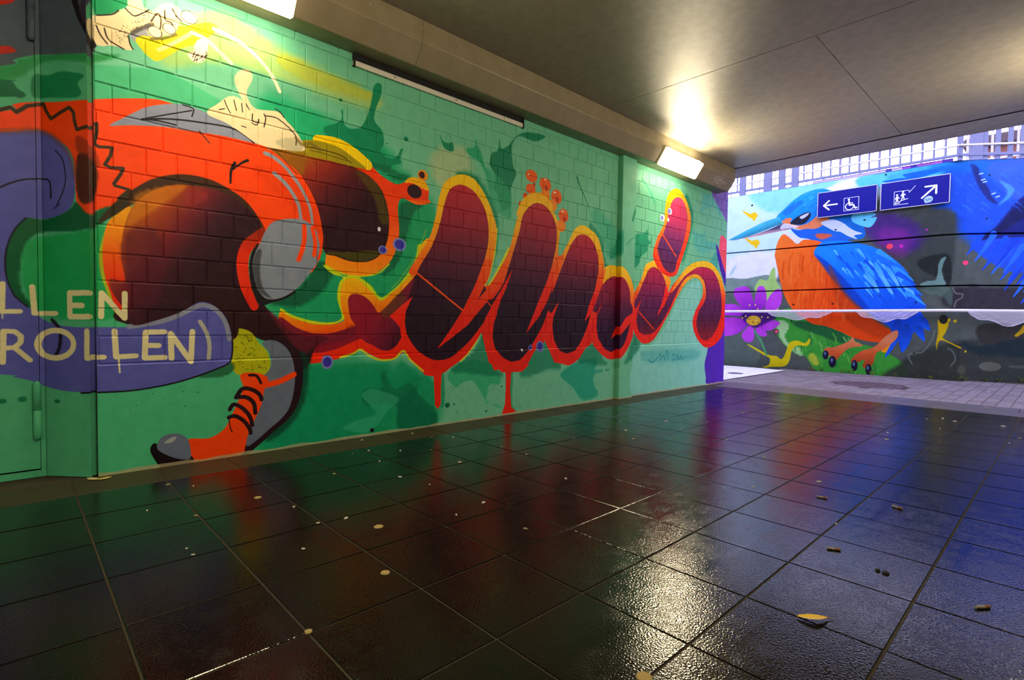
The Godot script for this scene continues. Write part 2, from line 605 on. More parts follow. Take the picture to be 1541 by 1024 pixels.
# ---------------------------------------------------------------- steel door at the left
func build_doorway():
	var c := canvas(-1.0, 0.36, 2.64, 420.0, Color("52b488"))
	paint_doorway(c)
	grain(c, 0.09)
	var m := painted(c, 0.42, null, 0.0)
	var d := structure("door_1", "painted steel door with two tubular hinges at the left end of the wall")
	var X := -0.16
	var s := st()
	# leaf and fixed frame strip beside it, a fine gap between, unrolled along u
	var strip := func(sf: SurfaceTool, x: float, u0: float, u1: float, y0: float, y1: float):
		quad(sf, Vector3(x, y0, -u0), Vector3(x, y0, -u1), Vector3(x, y1, -u1), Vector3(x, y1, -u0), [cuv(c, u0, y0), cuv(c, u1, y0), cuv(c, u1, y1), cuv(c, u0, y1)])
	strip.call(s, X, -0.95, 0.088, 0.036, 2.2)
	quad(s, Vector3(X, 0.036, -0.088), Vector3(X - 0.02, 0.036, -0.088), Vector3(X - 0.02, 2.2, -0.088), Vector3(X, 2.2, -0.088))
	quad(s, Vector3(X - 0.02, 0.036, 0.95), Vector3(X - 0.02, 0.036, -0.088), Vector3(X, 0.036, -0.088), Vector3(X, 0.036, 0.95))
	put(d, "leaf", done(s), m)
	s = st()
	strip.call(s, X + 0.006, 0.09, 0.106, 0.0, 2.6)
	strip.call(s, X + 0.003, -0.95, 0.09, 0.0, 0.03)
	strip.call(s, X + 0.003, -0.95, 0.09, 2.21, 2.6)
	quad(s, Vector3(X - 0.02, 0, -0.09), Vector3(X + 0.006, 0, -0.09), Vector3(X + 0.006, 2.6, -0.09), Vector3(X - 0.02, 2.6, -0.09), [cuv(c, 0.088, 0), cuv(c, 0.09, 0), cuv(c, 0.09, 2.6), cuv(c, 0.088, 2.6)])
	put(d, "frame", done(s), m)
	# splayed reveal up to the brickwork
	var L := Vector2(0.16, 0.148).length()
	s = st()
	quad(s, Vector3(X, 0, -0.106), Vector3(0, 0, -0.254), Vector3(0, 2.6, -0.254), Vector3(X, 2.6, -0.106), [cuv(c, 0.106, 0), cuv(c, 0.106 + L, 0), cuv(c, 0.106 + L, 2.6), cuv(c, 0.106, 2.6)])
	quad(s, Vector3(0, 0, -0.254), Vector3(-0.03, 0, -0.258), Vector3(-0.03, 2.6, -0.258), Vector3(0, 2.6, -0.254), [cuv(c, 0.106 + L, 0), cuv(c, 0.34, 0), cuv(c, 0.34, 2.6), cuv(c, 0.106 + L, 2.6)])
	quad(s, Vector3(-0.03, 0, -0.258), Vector3(-0.03, 0, -0.28), Vector3(-0.03, 2.6, -0.28), Vector3(-0.03, 2.6, -0.258), [cuv(c, 0.33, 0), cuv(c, 0.35, 0), cuv(c, 0.35, 2.6), cuv(c, 0.33, 2.6)])
	put(d, "reveal", done(s), m)
	s = st()
	bevel_box(s, Vector3(-0.4, 0, -0.3), Vector3(-0.19, 2.6, 1.0))
	put(d, "backing", done(s), M.black)
	# hinges: two knuckles on a pin
	for h in [[0.175, 0.425], [1.915, 2.165]]:
		s = st()
		var z := -0.079
		var cx := X + 0.014
		var y0: float = h[0]
		var y1: float = h[1]
		var ym := (y0 + y1) * 0.5
		var prof := [[y0 - 0.006, 0.004], [y0, 0.012], [y0 + 0.012, 0.014], [ym - 0.002, 0.014], [ym - 0.001, 0.012], [ym + 0.001, 0.012], [ym + 0.002, 0.0145], [y1 - 0.012, 0.0145], [y1, 0.011], [y1 + 0.006, 0.003]]
		s.set_smooth_group(0)
		for i in prof.size() - 1:
			for k in 12:
				var q := []
				var uv := []
				for w in [[i, k], [i, k + 1], [i + 1, k + 1], [i + 1, k]]:
					var a: float = TAU * w[1] / 12.0
					var v := Vector3(cx + cos(a) * prof[w[0]][1], prof[w[0]][0], z + sin(a) * prof[w[0]][1])
					q.append(v)
					uv.append(cuv(c, 0.06, v.y) if y0 > 1.0 else cuv(c, 0.075, 0.16 + 0.3 * (v.y - y0)))
				quad(s, q[3], q[2], q[1], q[0], [uv[3], uv[2], uv[1], uv[0]])
		put(d, "hinge", done(s), m)
	# the wall beyond the door, out of the frame
	var w := structure("wall_left_near", "left wall beyond the door")
	put(w, "core", box(Vector3(-0.4, 0, 1.0), Vector3(0, 2.6, 5.2)), plain(Color("4aa67c"), 0.5))

# ---------------------------------------------------------------- shell
func build_shell():
	var c := structure("ceiling", "glossy beige painted ceiling slab of the underpass")
	put(c, "slab", box(Vector3(-0.4, H + 0.012, ZE + 0.3), Vector3(XR + 0.4, H + 0.45, 5.2)), M.seam)
	# painted sheets with fine open joints
	var zj := -3.7
	var xj := 1.82
	var g := 0.002
	for r in [[0.0, XR, -1.2 + g, 1.4 - g], [0.0, XR, 1.4 + g, 5.1], [0.0, XR, zj + g, -1.2 - g], [0.0, xj - g, -6.15, zj - g], [xj + g, XR, -6.15, zj - g]]:
		put(c, "panel", box(Vector3(r[0], H, r[2]), Vector3(r[1], H + 0.012, r[3]), 0.0015), M.ceiling)
	# edge of the slab: a lip beyond a drip groove, its shade put in as a black strip
	put(c, "edge_lip", box(Vector3(-0.4, H + 0.006, -6.62), Vector3(XR + 0.4, H + 0.45, -6.2), 0.0), M.lip)
	put(c, "groove_shade_strip", box(Vector3(0, H + 0.004, -6.205), Vector3(XR, H + 0.02, -6.15)), M.black)
	put(c, "deck", box(Vector3(-12, H + 0.45, -6.62), Vector3(14, H + 0.9, 9.0)), M.concrete)
	var w := structure("wall_right", "right wall of the underpass, out of the frame")
	put(w, "core", box(Vector3(XR, 0, ZE), Vector3(XR + 0.4, H + 0.05, 5.2)), plain(Color("7a8a94"), 0.55))
	w = structure("wall_back", "wall closing the underpass behind the camera")
	put(w, "core", box(Vector3(-0.4, 0, 5.1), Vector3(XR + 0.4, H + 0.05, 5.4)), plain(Color("3a4440"), 0.6))
	# retaining walls beside the mouth
	w = structure("wall_mouth", "retaining walls beside the mouth")
	put(w, "wing", box(Vector3(-12, 0, ZE + 0.3), Vector3(-0.4, H + 0.45, ZE + 0.6)), M.concrete)
	put(w, "wing", box(Vector3(XR + 0.4, 0, ZE), Vector3(14, H + 0.45, ZE + 0.4)), M.concrete)

# ---------------------------------------------------------------- beams along both walls
func beam_prism(s: SurfaceTool, mx: float, sx: float, z0: float, z1: float, b := 0.003):
	# profile (distance from the wall, height)
	var pr := [Vector2(0.0, 2.302), Vector2(0.13, 2.302), Vector2(0.137, 2.305), Vector2(0.213, 2.417), Vector2(0.215, 2.424), Vector2(0.215, H - 0.001), Vector2(0.0, H - 0.001)]
	var p := []
	for v in pr: p.append(Vector3(mx + sx * v.x, v.y, 0))
	for i in 5:
		var a: Vector3 = p[i]
		var c: Vector3 = p[i + 1]
		var q := [a + Vector3(0, 0, z0), a + Vector3(0, 0, z1), c + Vector3(0, 0, z1), c + Vector3(0, 0, z0)]
		if sx > 0: quad(s, q[0], q[1], q[2], q[3])
		else: quad(s, q[3], q[2], q[1], q[0])
	for z in [z0, z1]:
		for i in range(1, 6):
			var t := [p[0], p[i], p[i + 1]]
			if (z == z1) != (sx > 0): t = [p[0], p[i + 1], p[i]]
			for v in t: s.add_vertex(v + Vector3(0, 0, z))

func build_beams():
	for side in 2:
		var t := structure("trim_%d" % (side + 2), ["beige clad beam with a slanted face along the top of the painted wall", "clad beam along the right wall"][side])
		var mx := 0.0 if side == 0 else XR
		var sx := 1.0 if side == 0 else -1.0
		var cuts := [5.0, 2.4, 0.28, -1.842, -3.96, -6.2]
		for i in cuts.size() - 1:
			var s := st()
			beam_prism(s, mx, sx, cuts[i] - 0.0015, cuts[i + 1] + 0.0015)
			put(t, "cladding_panel", done(s), M.beam)
		var s := st()
		bevel_box(s, Vector3(minf(mx, mx + sx * 0.125), 2.32, -6.17), Vector3(maxf(mx, mx + sx * 0.125), H, 4.9))
		put(t, "beam_core", done(s), M.seam)
		for i in 26:
			var z := 2.0 - i * 0.32 + rng.randf_range(-0.03, 0.03)
			if z < -6.1: continue
			s = st()
			lathe(s, [Vector2(0.0035, 0), Vector2(0.003, 0.002), Vector2(0, 0.0025)], 6, Vector3.ZERO)
			var o := put(t, "rivet", done(s), M.white)
			o.transform = Transform3D(Basis(Vector3.BACK, -PI / 2 * sx), Vector3(mx + sx * 0.215, 2.5, z))
		if side == 0:
			# scratched tag near the end of the slanted face
			s = st()
			var o0 := Vector3(0.175, 2.361, -5.78)
			var along := Vector3(0, 0, -1)
			var up := Vector3(0.555, 0.832, 0)
			var n := Vector3(0.832, -0.555, 0)
			for l in [[-0.02, 0.0, 0.1, 0.012], [-0.01, 0.012, 0.02, 0.05], [0.02, 0.05, 0.035, 0.02], [0.035, 0.02, 0.05, 0.045], [0.05, 0.045, 0.06, 0.0], [0.06, 0.0, 0.085, 0.04], [0.0, -0.02, 0.05, -0.012], [0.05, -0.012, 0.09, 0.03], [0.1, -0.02, 0.13, 0.02], [0.13, 0.02, 0.12, -0.02], [0.03, -0.03, 0.1, -0.03], [0.14, 0.0, 0.17, 0.01], [0.17, 0.01, 0.16, -0.02]]:
				var a: Vector3 = o0 + along * l[0] * 1.6 + up * l[1]
				var b: Vector3 = o0 + along * l[2] * 1.6 + up * l[3]
				var d := (b - a).normalized().cross(n) * 0.0022
				quad(s, a - d + n * 0.001, b - d + n * 0.001, b + d + n * 0.001, a + d + n * 0.001)
			put(t, "scratched_tag", done(s), M.scrawl)

# ---------------------------------------------------------------- floor of the underpass
const PT := 0.3076
func build_tunnel_floor():
	var f := structure("floor", "wet dark square concrete tiles of the underpass floor")
	put(f, "bed", box(Vector3(-0.4, -0.3, -6.02), Vector3(XR + 0.1, -0.0035, 5.2)), M.joint)
	var eye := Vector3(CX, HC, 0)
	var list := []
	for i in range(-1, 12):
		for k in range(-18, 20):
			var x0 := 0.267 + i * PT
			var x1 := x0 + PT
			if i == -1: x0 = 0.004
			x1 = minf(x1, XR)
			var z1 := -0.181 - k * PT
			var z0 := z1 - PT
			if x1 - x0 < 0.04 or z1 > 5.0: continue
			if z0 < -6.02: z0 = -6.02
			if z1 - z0 < 0.05: continue
			var mid := Vector3((x0 + x1) * 0.5, 0, (z0 + z1) * 0.5)
			var d := mid - eye
			var fw := Vector3(-0.726, -0.035, -0.687)
			var seen := d.normalized().dot(fw) > 0.62
			list.append([x0, x1, z0, z1, i == -1, (1.0 if seen else 0.0) * 10.0 + 1.0 / d.length()])
	list.sort_custom(func(p, q): return p[5] > q[5])
	var g := 0.0028
	var meshes := {}
	var rest := [st(), st(), st()]
	for n in list.size():
		var t: Array = list[n]
		var sx: float = t[1] - t[0] - 2.0 * g
		var sz: float = t[3] - t[2] - 2.0 * g
		var kind: int = 2 if t[4] else (0 if rng.randf() < 0.55 else 1)
		var tilt := Basis.from_euler(Vector3(rng.randf_range(-1, 1), 0, rng.randf_range(-1, 1)) * 0.0022)
		var at := Transform3D(tilt, Vector3((t[0] + t[1]) * 0.5, rng.randf_range(-0.0008, 0.0), (t[2] + t[3]) * 0.5))
		if n < 300:
			var key := "%.3f %.3f" % [sx, sz]
			if not meshes.has(key): meshes[key] = box(Vector3(-sx / 2, -0.04, -sz / 2), Vector3(sx / 2, 0, sz / 2), 0.0014)
			var o := put(f, "tile", meshes[key], [M.tile, M.tile2, M.tile_dry][kind])
			o.transform = at
		else:
			bevel_box(rest[kind], Vector3(-sx / 2, -0.04, -sz / 2), Vector3(sx / 2, 0, sz / 2), 0.0014, at)
	for k in 3:
		if list.size() <= 300: break
		var o := put(f, "tiles", done(rest[k]), [M.tile, M.tile2, M.tile_dry][k])
		o.set_meta("kind", "stuff")

# ---------------------------------------------------------------- ground beyond the mouth
func build_outside():
	var f := structure("floor_outside", "kerb stones and small pavers beyond the mouth of the underpass")
	put(f, "bed", box(Vector3(-12, -0.3, -14.0), Vector3(14, -0.006, -6.02)), M.earth)
	# two rows of long kerb stones
	for r in 2:
		var z1 := -6.02 - r * 0.31
		var x := -0.9 - r * 0.4
		while x < 4.6:
			if x > -0.42 or z1 < -6.3:
				put(f, "kerb_stone", box(Vector3(x + 0.002, -0.1, z1 - 0.308), Vector3(x + 0.998, rng.randf_range(-0.001, 0.001), z1 - 0.002), 0.004), M.kerb)
			x += 1.0
	# small pavers in straight joints
	var px := 0.105
	var pz := 0.21
	var white := PackedVector2Array([Vector2(-0.12, -6.66), Vector2(-0.15, -9.02), Vector2(-0.72, -9.16), Vector2(-2.0, -9.2), Vector2(-3.0, -9.2), Vector2(-3.0, -6.66)])
	var list := []
	for i in range(-2, 44):
		for k in 14:
			var x := -0.1 + i * px
			var z := -6.65 - k * pz
			var c := Vector2(x + px / 2, z - pz / 2)
			if Geometry2D.is_point_in_polygon(c, white): continue
			if c.distance_to(Vector2(1.28, -7.78)) < 0.4: continue
			if z - pz < -9.42 - maxf(0.0, (x + px - BEND) * 0.75): continue
			list.append([c, c.distance_to(Vector2(2.6, -6.6)), absf(c.x - 1.6) < 1.6])
	list.sort_custom(func(p, q): return p[1] < q[1])
	var mesh := box(Vector3(-px / 2 + 0.0025, -0.06, -pz / 2 + 0.0025), Vector3(px / 2 - 0.0025, 0, pz / 2 - 0.0025), 0.004)
	var rest := [st(), st()]
	for n in list.size():
		var at := Transform3D(Basis.from_euler(Vector3(rng.randf_range(-1, 1), rng.randf_range(-1, 1), rng.randf_range(-1, 1)) * 0.008), Vector3(list[n][0].x, rng.randf_range(-0.002, 0.001), list[n][0].y))
		var kind := 0 if rng.randf() < 0.6 else 1
		if n < 300:
			var o := put(f, "paver", mesh, [M.paver, M.paver2][kind])
			o.transform = at
		else:
			bevel_box(rest[kind], Vector3(-px / 2 + 0.0025, -0.06, -pz / 2 + 0.0025), Vector3(px / 2 - 0.0025, 0, pz / 2 - 0.0025), 0.004, at)
	for k in 2:
		var o := put(f, "pavers", done(rest[k]), [M.paver, M.paver2][k])
		o.set_meta("kind", "stuff")
	# flat pale patch on the ground beyond the wall end
	var s := st()
	for i in white.size() - 2:
		var a := white[0]
		var b := white[i + 1]
		var c := white[i + 2]
		for v in [a, b, c]: s.add_vertex(Vector3(v.x, 0.002, v.y))
	put(f, "pale_patch", done(s), M.pale)
	# manhole cover
	var m := thing("manhole_cover", "round dark manhole cover among the pavers before the bird mural", "manhole cover", Vector3(1.28, 0.0, -7.78))
	s = st()
	lathe(s, [Vector2(0.385, -0.02), Vector2(0.385, 0.0), Vector2(0.38, 0.003), Vector2(0.34, 0.003), Vector2(0.337, 0.0)], 40, Vector3.ZERO)
	put(m, "ring", done(s), plain(Color("4a3c44"), 0.6, 0.4))
	s = st()
	lathe(s, [Vector2(0.335, -0.01), Vector2(0.335, 0.001), Vector2(0.33, 0.003), Vector2(0.0, 0.003)], 40, Vector3.ZERO)
	put(m, "lid", done(s), plain(Color("5a4650"), 0.7, 0.2))
	for i in range(-4, 5):
		for k in range(-4, 5):
			var v := Vector2(i, k) * 0.065
			if v.length() > 0.29: continue
			put(m, "stud", box(Vector3(v.x - 0.018, 0.002, v.y - 0.018), Vector3(v.x + 0.018, 0.007, v.y + 0.018), 0.003), plain(Color("4c3a44"), 0.6, 0.3))
	# drain lid in the pale patch
	m = thing("drain_lid", "small dark oval drain lid in the pale patch beside the wall end", "drain lid", Vector3(-0.42, 0.002, -7.81))
	s = st()
	lathe(s, [Vector2(0.11, 0.0), Vector2(0.11, 0.004), Vector2(0.1, 0.006), Vector2(0.0, 0.006)], 24, Vector3.ZERO)
	put(m, "lid", done(s), plain(Color("5c5468"), 0.6, 0.3))
	s = st()
	bevel_box(s, Vector3(-0.03, 0.005, -0.006), Vector3(0.03, 0.009, 0.006), 0.002)
	put(m, "grip", done(s), plain(Color("3a3444"), 0.6, 0.3))

# ---------------------------------------------------------------- far wall with the kingfisher
func far_point(u: float, y: float, out: float) -> Vector3:
	# u metres along the wall, out metres towards the underpass
	if u <= BEND: return Vector3(u, y, ZF + out)
	return Vector3(BEND, y, ZF) + BD * (u - BEND) + Vector3(0.6, 0, 0.8) * out

func build_far_wall():
	var c := canvas(-3.0, 4.2, 3.02, 270.0, Color("505a56"))
	paint_bird_wall(c)
	grain(c, 0.1)
	var m := painted(c, 0.55, null, 0.0)
	var w := structure("wall_far", "concrete retaining wall with a kingfisher mural beyond the mouth")
	var s := st()
	quad(s, Vector3(-12, 0, ZF - 0.07), Vector3(BEND, 0, ZF - 0.07), Vector3(BEND, 2.98, ZF - 0.07), Vector3(-12, 2.98, ZF - 0.07))
	var e := far_point(8.0, 0, -0.07)
	quad(s, far_point(BEND + 0.001, 0, -0.07), e, e + Vector3(0, 2.98, 0), far_point(BEND + 0.001, 2.98, -0.07))
	put(w, "core", done(s), M.black)
	var lifts := [[-0.01, 1.301], [1.316, 2.004], [2.019, 3.01]]
	var us := [-3.0, -0.6, BEND, 4.2]
	var mid := 0.0
	for l in lifts:
		s = st()
		for sec in [[-3.0, BEND - 0.12], [BEND - 0.12, BEND + 0.12], [BEND + 0.12, 4.2]]:
			# the turn is rounded off by a short facet
			var u0: float = sec[0]
			var u1: float = sec[1]
			var y0: float = l[0]
			var y1: float = l[1]
			var a := far_point(u0, 0, 0)
			var b := far_point(u1, 0, 0)
			var n := (b - a).normalized().cross(Vector3.UP) * -1.0
			n = Vector3.UP.cross(b - a).normalized() * -1.0
			if n.z < 0: n = -n
			var Y := Vector3.UP
			var q := [a + Y * (y0 + 0.006), b + Y * (y0 + 0.006), b + Y * (y1 - 0.006), a + Y * (y1 - 0.006)]
			var uv := [cuv(c, u0, y0), cuv(c, u1, y0), cuv(c, u1, y1), cuv(c, u0, y1)]
			quad(s, q[0], q[1], q[2], q[3], uv)
			quad(s, q[3], q[2], b + Y * y1 - n * 0.03, a + Y * y1 - n * 0.03, [uv[3], uv[2], uv[2], uv[3]])
			quad(s, a + Y * y0 - n * 0.03, b + Y * y0 - n * 0.03, q[1], q[0], [uv[0], uv[1], uv[1], uv[0]])
		put(w, "concrete_panel", done(s), m)
	# plain stretches out of the frame
	put(w, "side_panel", box(Vector3(-12, 0, ZF - 0.3), Vector3(-3.0, 3.0, ZF)), plain(Color("8aa0a8"), 0.6))
	var t := Transform3D(Basis(BD, Vector3.UP, Vector3(0.6, 0, 0.8)), far_point(BEND, 0, 0))
	put(w, "side_panel", box(Vector3(2.35, 0, -0.3), Vector3(8.0, 3.0, 0.0), 0.0, t), plain(Color("2a4a98"), 0.6))
	# coping and the ground behind
	s = st()
	for sec in [[-12.0, BEND], [BEND, 9.0]]:
		var a := far_point(sec[0] + 0.001, 0, 0.0)
		var b := far_point(sec[1], 0, 0.0)
		var back := Vector3(0, 0, -0.25) if sec[0] < 0 else Vector3(-0.15, 0, -0.2)
		quad(s, a + Vector3(0, 3.01, 0), b + Vector3(0, 3.01, 0), b + back + Vector3(0, 3.015, 0), a + back + Vector3(0, 3.015, 0))
	put(w, "coping", done(s), plain(Color("c8d2e0"), 0.6))
	var up := structure("floor_upper", "street level behind the mural wall")
	put(up, "pavement", box(Vector3(-14, 2.6, -60), Vector3(20, 2.95, -11.5)), M.concrete)
	put(up, "pavement", box(Vector3(-14, 2.6, -11.5), Vector3(1.7, 2.95, ZF - 0.05)), M.concrete)

# ---------------------------------------------------------------- lamps
func lamp(at: Vector3, sx: float, label: String, energy: float):
	# local x: along the outward normal of the slanted face; y: up the slope; z: along the tunnel
	var n := Vector3(0.832 * sx, -0.555, 0)
	var u := Vector3(0.555 * sx, 0.832, 0)
	var t := thing("wall_lamp", label, "lamp", at, "box lamps on the slanted beams")
	t.basis = Basis(n, u, n.cross(u))
	var L := 0.34
	var hw := 0.088
	var glow := plain(Color("fff6e4"), 0.4)
	glow.emission_enabled = true
	glow.emission = Color(1.0, 0.93, 0.8)
	glow.emission_energy_multiplier = 2.6
	put(t, "housing", box(Vector3(-0.004, -hw - 0.004, -L - 0.006), Vector3(0.022, hw + 0.004, L + 0.006), 0.004), M.white)
	put(t, "diffuser", box(Vector3(0.022, -hw, -L), Vector3(0.082, hw, L), 0.012), glow)
	for z in [-L + 0.05, L - 0.05]: put(t, "clip", box(Vector3(0.012, hw - 0.001, z - 0.012), Vector3(0.05, hw + 0.007, z + 0.012), 0.002), M.steel)
	var col := Color(1.0, 0.93, 0.77)
	# front, underside and upper face of the diffuser each give light
	for f in [[Vector3(0.0835, 0, 0), Vector3(1, 0, 0), 2.0 * hw - 0.01, 0.72], [Vector3(0.052, -hw - 0.0015, 0), Vector3(0, -1, 0), 0.05, 0.075], [Vector3(0.052, hw + 0.0015, 0), Vector3(0, 1, 0), 0.05, 0.12]]:
		var l := AreaLight3D.new()
		l.name = "light"
		l.area_size = Vector2(2.0 * L - 0.02, f[2])
		l.light_energy = energy * f[3]
		l.light_color = col
		l.area_normalize_energy = true
		l.area_range = 20.0
		l.shadow_enabled = true
		t.add_child(l, true)
		var zz: Vector3 = -f[1]
		var xx := Vector3(0, 0, 1)
		l.transform = Transform3D(Basis(xx, zz.cross(xx), zz), f[0])

func build_lamps():
	lamp(Vector3(0.177, 2.368, -0.73), 1.0, "glowing box lamp above the painted hands, cut by the top edge of the photo", 5.0)
	lamp(Vector3(0.177, 2.372, -4.95), 1.0, "glowing box lamp near the mouth, above the orange head of the mural", 5.0)
	lamp(Vector3(XR - 0.177, 2.362, -0.745), -1.0, "box lamp on the right beam beside the camera", 5.0)
	lamp(Vector3(XR - 0.177, 2.362, -5.02), -1.0, "box lamp on the right beam near the mouth", 5.0)
	lamp(Vector3(0.177, 2.362, 3.53), 1.0, "box lamp on the left beam behind the camera", 5.0)
	lamp(Vector3(XR - 0.177, 2.362, 3.53), -1.0, "box lamp on the right beam behind the camera", 5.0)

# ---------------------------------------------------------------- signs
func print_sign(which: int) -> StandardMaterial3D:
	var c := canvas(0.0, 0.8, 0.4, 800.0, Color("14168c"))
	var W := "eef0fa"
	if which == 0:
		K(c, W, 0, 1, 0, 2.2, 2.2, [9, 18.5, 27.5, 18.5])
		K(c, W, 0, 1, 0, 2.4, 2.4, [16, 25.5, 8.5, 18.5, 16, 11])
		K(c, W, 0, 1, 0, 0.6, 0.6, [37, 5.5, 57, 5.5, 57, 26, 37, 26, 37, 5.5])
		E(c, W, 0, 1, 43.6, 23.2, 1.6, 1.6)
		K(c, W, 0, 1, 0, 2.2, 2.2, [43.8, 20.5, 44.6, 14.2, 50, 14.0, 52.3, 8.4, 54.5, 8.8])
		K(c, W, 0, 1, 0, 1.2, 1.2, [44.4, 17.2, 49.0, 17.0])
		var ring := []
		for k in 19: ring.append_array([44.6 + 5.4 * cos(deg_to_rad(75 + k * 15.0)), 12.0 + 5.4 * sin(deg_to_rad(75 + k * 15.0))])
		K(c, W, 0, 1, 1, 1.3, 1.3, ring)
	else:
		K(c, W, 0, 1, 0, 0.6, 0.6, [33.5, 5.0, 16.5, 5.0, 16.5, 25.0, 34.0, 25.0, 34.5, 21.5, 41.5, 30.5])
		for p in [[20.0, 8.5], [27.0, 12.5]]:
			E(c, W, 0, 1, p[0], p[1] + 11.0, 1.4, 1.5)
			K(c, W, 0, 1, 0, 2.6, 2.6, [p[0], p[1] + 8.0, p[0] + 0.2, p[1] + 4.5])
			K(c, W, 0, 1, 0, 1.3, 1.3, [p[0] - 0.3, p[1] + 4.0, p[0] - 1.6, p[1] - 1.5])
			K(c, W, 0, 1, 0, 1.3, 1.3, [p[0] + 0.5, p[1] + 4.0, p[0] + 1.6, p[1] + 0.4])
			K(c, W, 0, 1, 0, 1.0, 1.0, [p[0] - 0.8, p[1] + 8.4, p[0] - 2.4, p[1] + 5.0])
			K(c, W, 0, 1, 0, 1.0, 1.0, [p[0] + 0.8, p[1] + 8.4, p[0] + 3.0, p[1] + 6.0])
		K(c, W, 0, 1, 0, 0.9, 0.9, [17.0, 6.6, 22.5, 7.0, 24.5, 10.4, 33.0, 12.6])
		K(c, W, 0, 1, 0, 2.4, 2.4, [49.5, 10.5, 64.0, 25.0])
		K(c, W, 0, 1, 0, 2.4, 2.4, [53.0, 26.5, 65.5, 26.5, 65.5, 15.0])
		E(c, "b4d4dc", 0, 1, 57.2, 7.6, 5.0, 4.8)
		F(c, "a8ccd6", 0, 1, 0, [], [51.5, 8.0, 56, 12.4, 60, 3.0, 53.5, 2.2])
		K(c, "3a6a9a", 0, 1, 1, 0.8, 0.8, [54.0, 8.5, 56.0, 5.5, 57.5, 8.6, 59.5, 5.8, 60.5, 9.5])
	return painted(c, 0.35, null, 0.0)

func build_signs():
	var lab := ["blue sign with a white left arrow and a wheelchair pictogram", "blue sign with walking figures pictogram and a white arrow up right"]
	for i in 2:
		var o := thing("direction_sign", lab[i], "sign", Vector3([0.145, 0.985][i], 2.44, ZF))
		o.rotation.y = 0.0
		var s := st()
		quad(s, Vector3(0.008, 0.008, 0.0605), Vector3(0.792, 0.008, 0.0605), Vector3(0.792, 0.387, 0.0605), Vector3(0.008, 0.387, 0.0605), [Vector2(0, 1), Vector2(1, 1), Vector2(1, 0), Vector2(0, 0)])
		put(o, "face", done(s), print_sign(i))
		s = st()
		bevel_box(s, Vector3(0, 0, 0.03), Vector3(0.8, 0.395, 0.06), 0.0)
		put(o, "back_box", done(s), plain(Color("2a2c6a"), 0.5))
		var fm := plain(Color("d2d2dc"), 0.35, 0.4)
		for r in [[0, 0, 0.8, 0.008], [0, 0.387, 0.8, 0.395], [0, 0, 0.008, 0.395], [0.792, 0, 0.8, 0.395]]:
			put(o, "edge_strip", box(Vector3(r[0], r[1], 0.028), Vector3(r[2], r[3], 0.063), 0.001), fm)
		for x in [0.15, 0.65]: put(o, "bracket", box(Vector3(x - 0.02, 0.05, -0.005), Vector3(x + 0.02, 0.34, 0.03), 0.002), M.steel)

# ---------------------------------------------------------------- handrail with plastic film
func build_handrail():
	var hr := thing("handrail", "white tubular handrail running along the bird mural wall", "handrail", far_point(0, 0, 0))
	var base: Vector3 = hr.position
	var path := []
	for u in [-3.0, -1.5, 0.0, 1.0, 1.7, 1.8, 1.85, 1.9, 2.0, 3.0, 4.2]: path.append(far_point(u, 0.962, 0.075) - base)
	path[6] = (path[5] + path[7]) * 0.5
	var s := st()
	tube(s, path, 0.021, 12)
	put(hr, "rail", done(s), plain(Color("f2eef4"), 0.35))
	for u in [-2.2, -1.0, 0.2, 1.45, 2.5, 3.6]:
		s = st()
		tube(s, [far_point(u, 0.925, -0.01) - base, far_point(u, 0.925, 0.06) - base, far_point(u, 0.945, 0.075) - base], 0.008, 8)
		put(hr, "bracket", done(s), plain(Color("9a98a4"), 0.4, 0.5))
	# torn protective film sagging from the rail
	var lab := ["crumpled clear film sagging from the rail under the orange breast", "crumpled clear film hanging from the rail below the blue wing", "long clear film sagging from the rail on the dark right part"]
	var film := StandardMaterial3D.new()
	film.albedo_color = Color(0.93, 0.91, 0.98, 0.34)
	film.transparency = BaseMaterial3D.TRANSPARENCY_ALPHA
	film.roughness = 0.25
	film.cull_mode = BaseMaterial3D.CULL_DISABLED
	var k := 0
	for f in [[-0.55, 0.42, 0.13], [0.75, 1.5, 0.15], [1.98, 3.0, 0.19]]:
		var u0: float = f[0]
		var u1: float = f[1]
		var o := thing("plastic_film", lab[k], "film", far_point((u0 + u1) * 0.5, 0.955, 0.075), "strips of film on the handrail")
		k += 1
		var nx := 24
		var ny := 7
		var g := []
		for i in nx + 1:
			var t := i / float(nx)
			var sag: float = f[2] * pow(sin(PI * t), 0.7) * (0.85 + 0.15 * sin(t * 17.0))
			var col := []
			for j in ny + 1:
				var v := j / float(ny)
				var fold := 0.014 * sin(t * 23.0 + v * 9.0) + 0.01 * sin(t * 51.0 - v * 6.0)
				col.append(far_point(lerpf(u0, u1, t + 0.03 * sin(v * 3.0 + t * 8.0) * sin(PI * t)), 0.975 - 0.03 * v - sag * v, 0.104 + absf(fold) * v) - o.position)
			g.append(col)
		s = st()
		s.set_smooth_group(0)
		for i in nx:
			for j in ny: quad(s, g[i][j + 1], g[i + 1][j + 1], g[i + 1][j], g[i][j])
		put(o, "sheet", done(s), film)
		s = st()
		var edge := []
		for i in nx + 1: edge.append(g[i][ny])
		tube(s, edge, 0.006, 5)
		put(o, "rolled_edge", done(s), film)

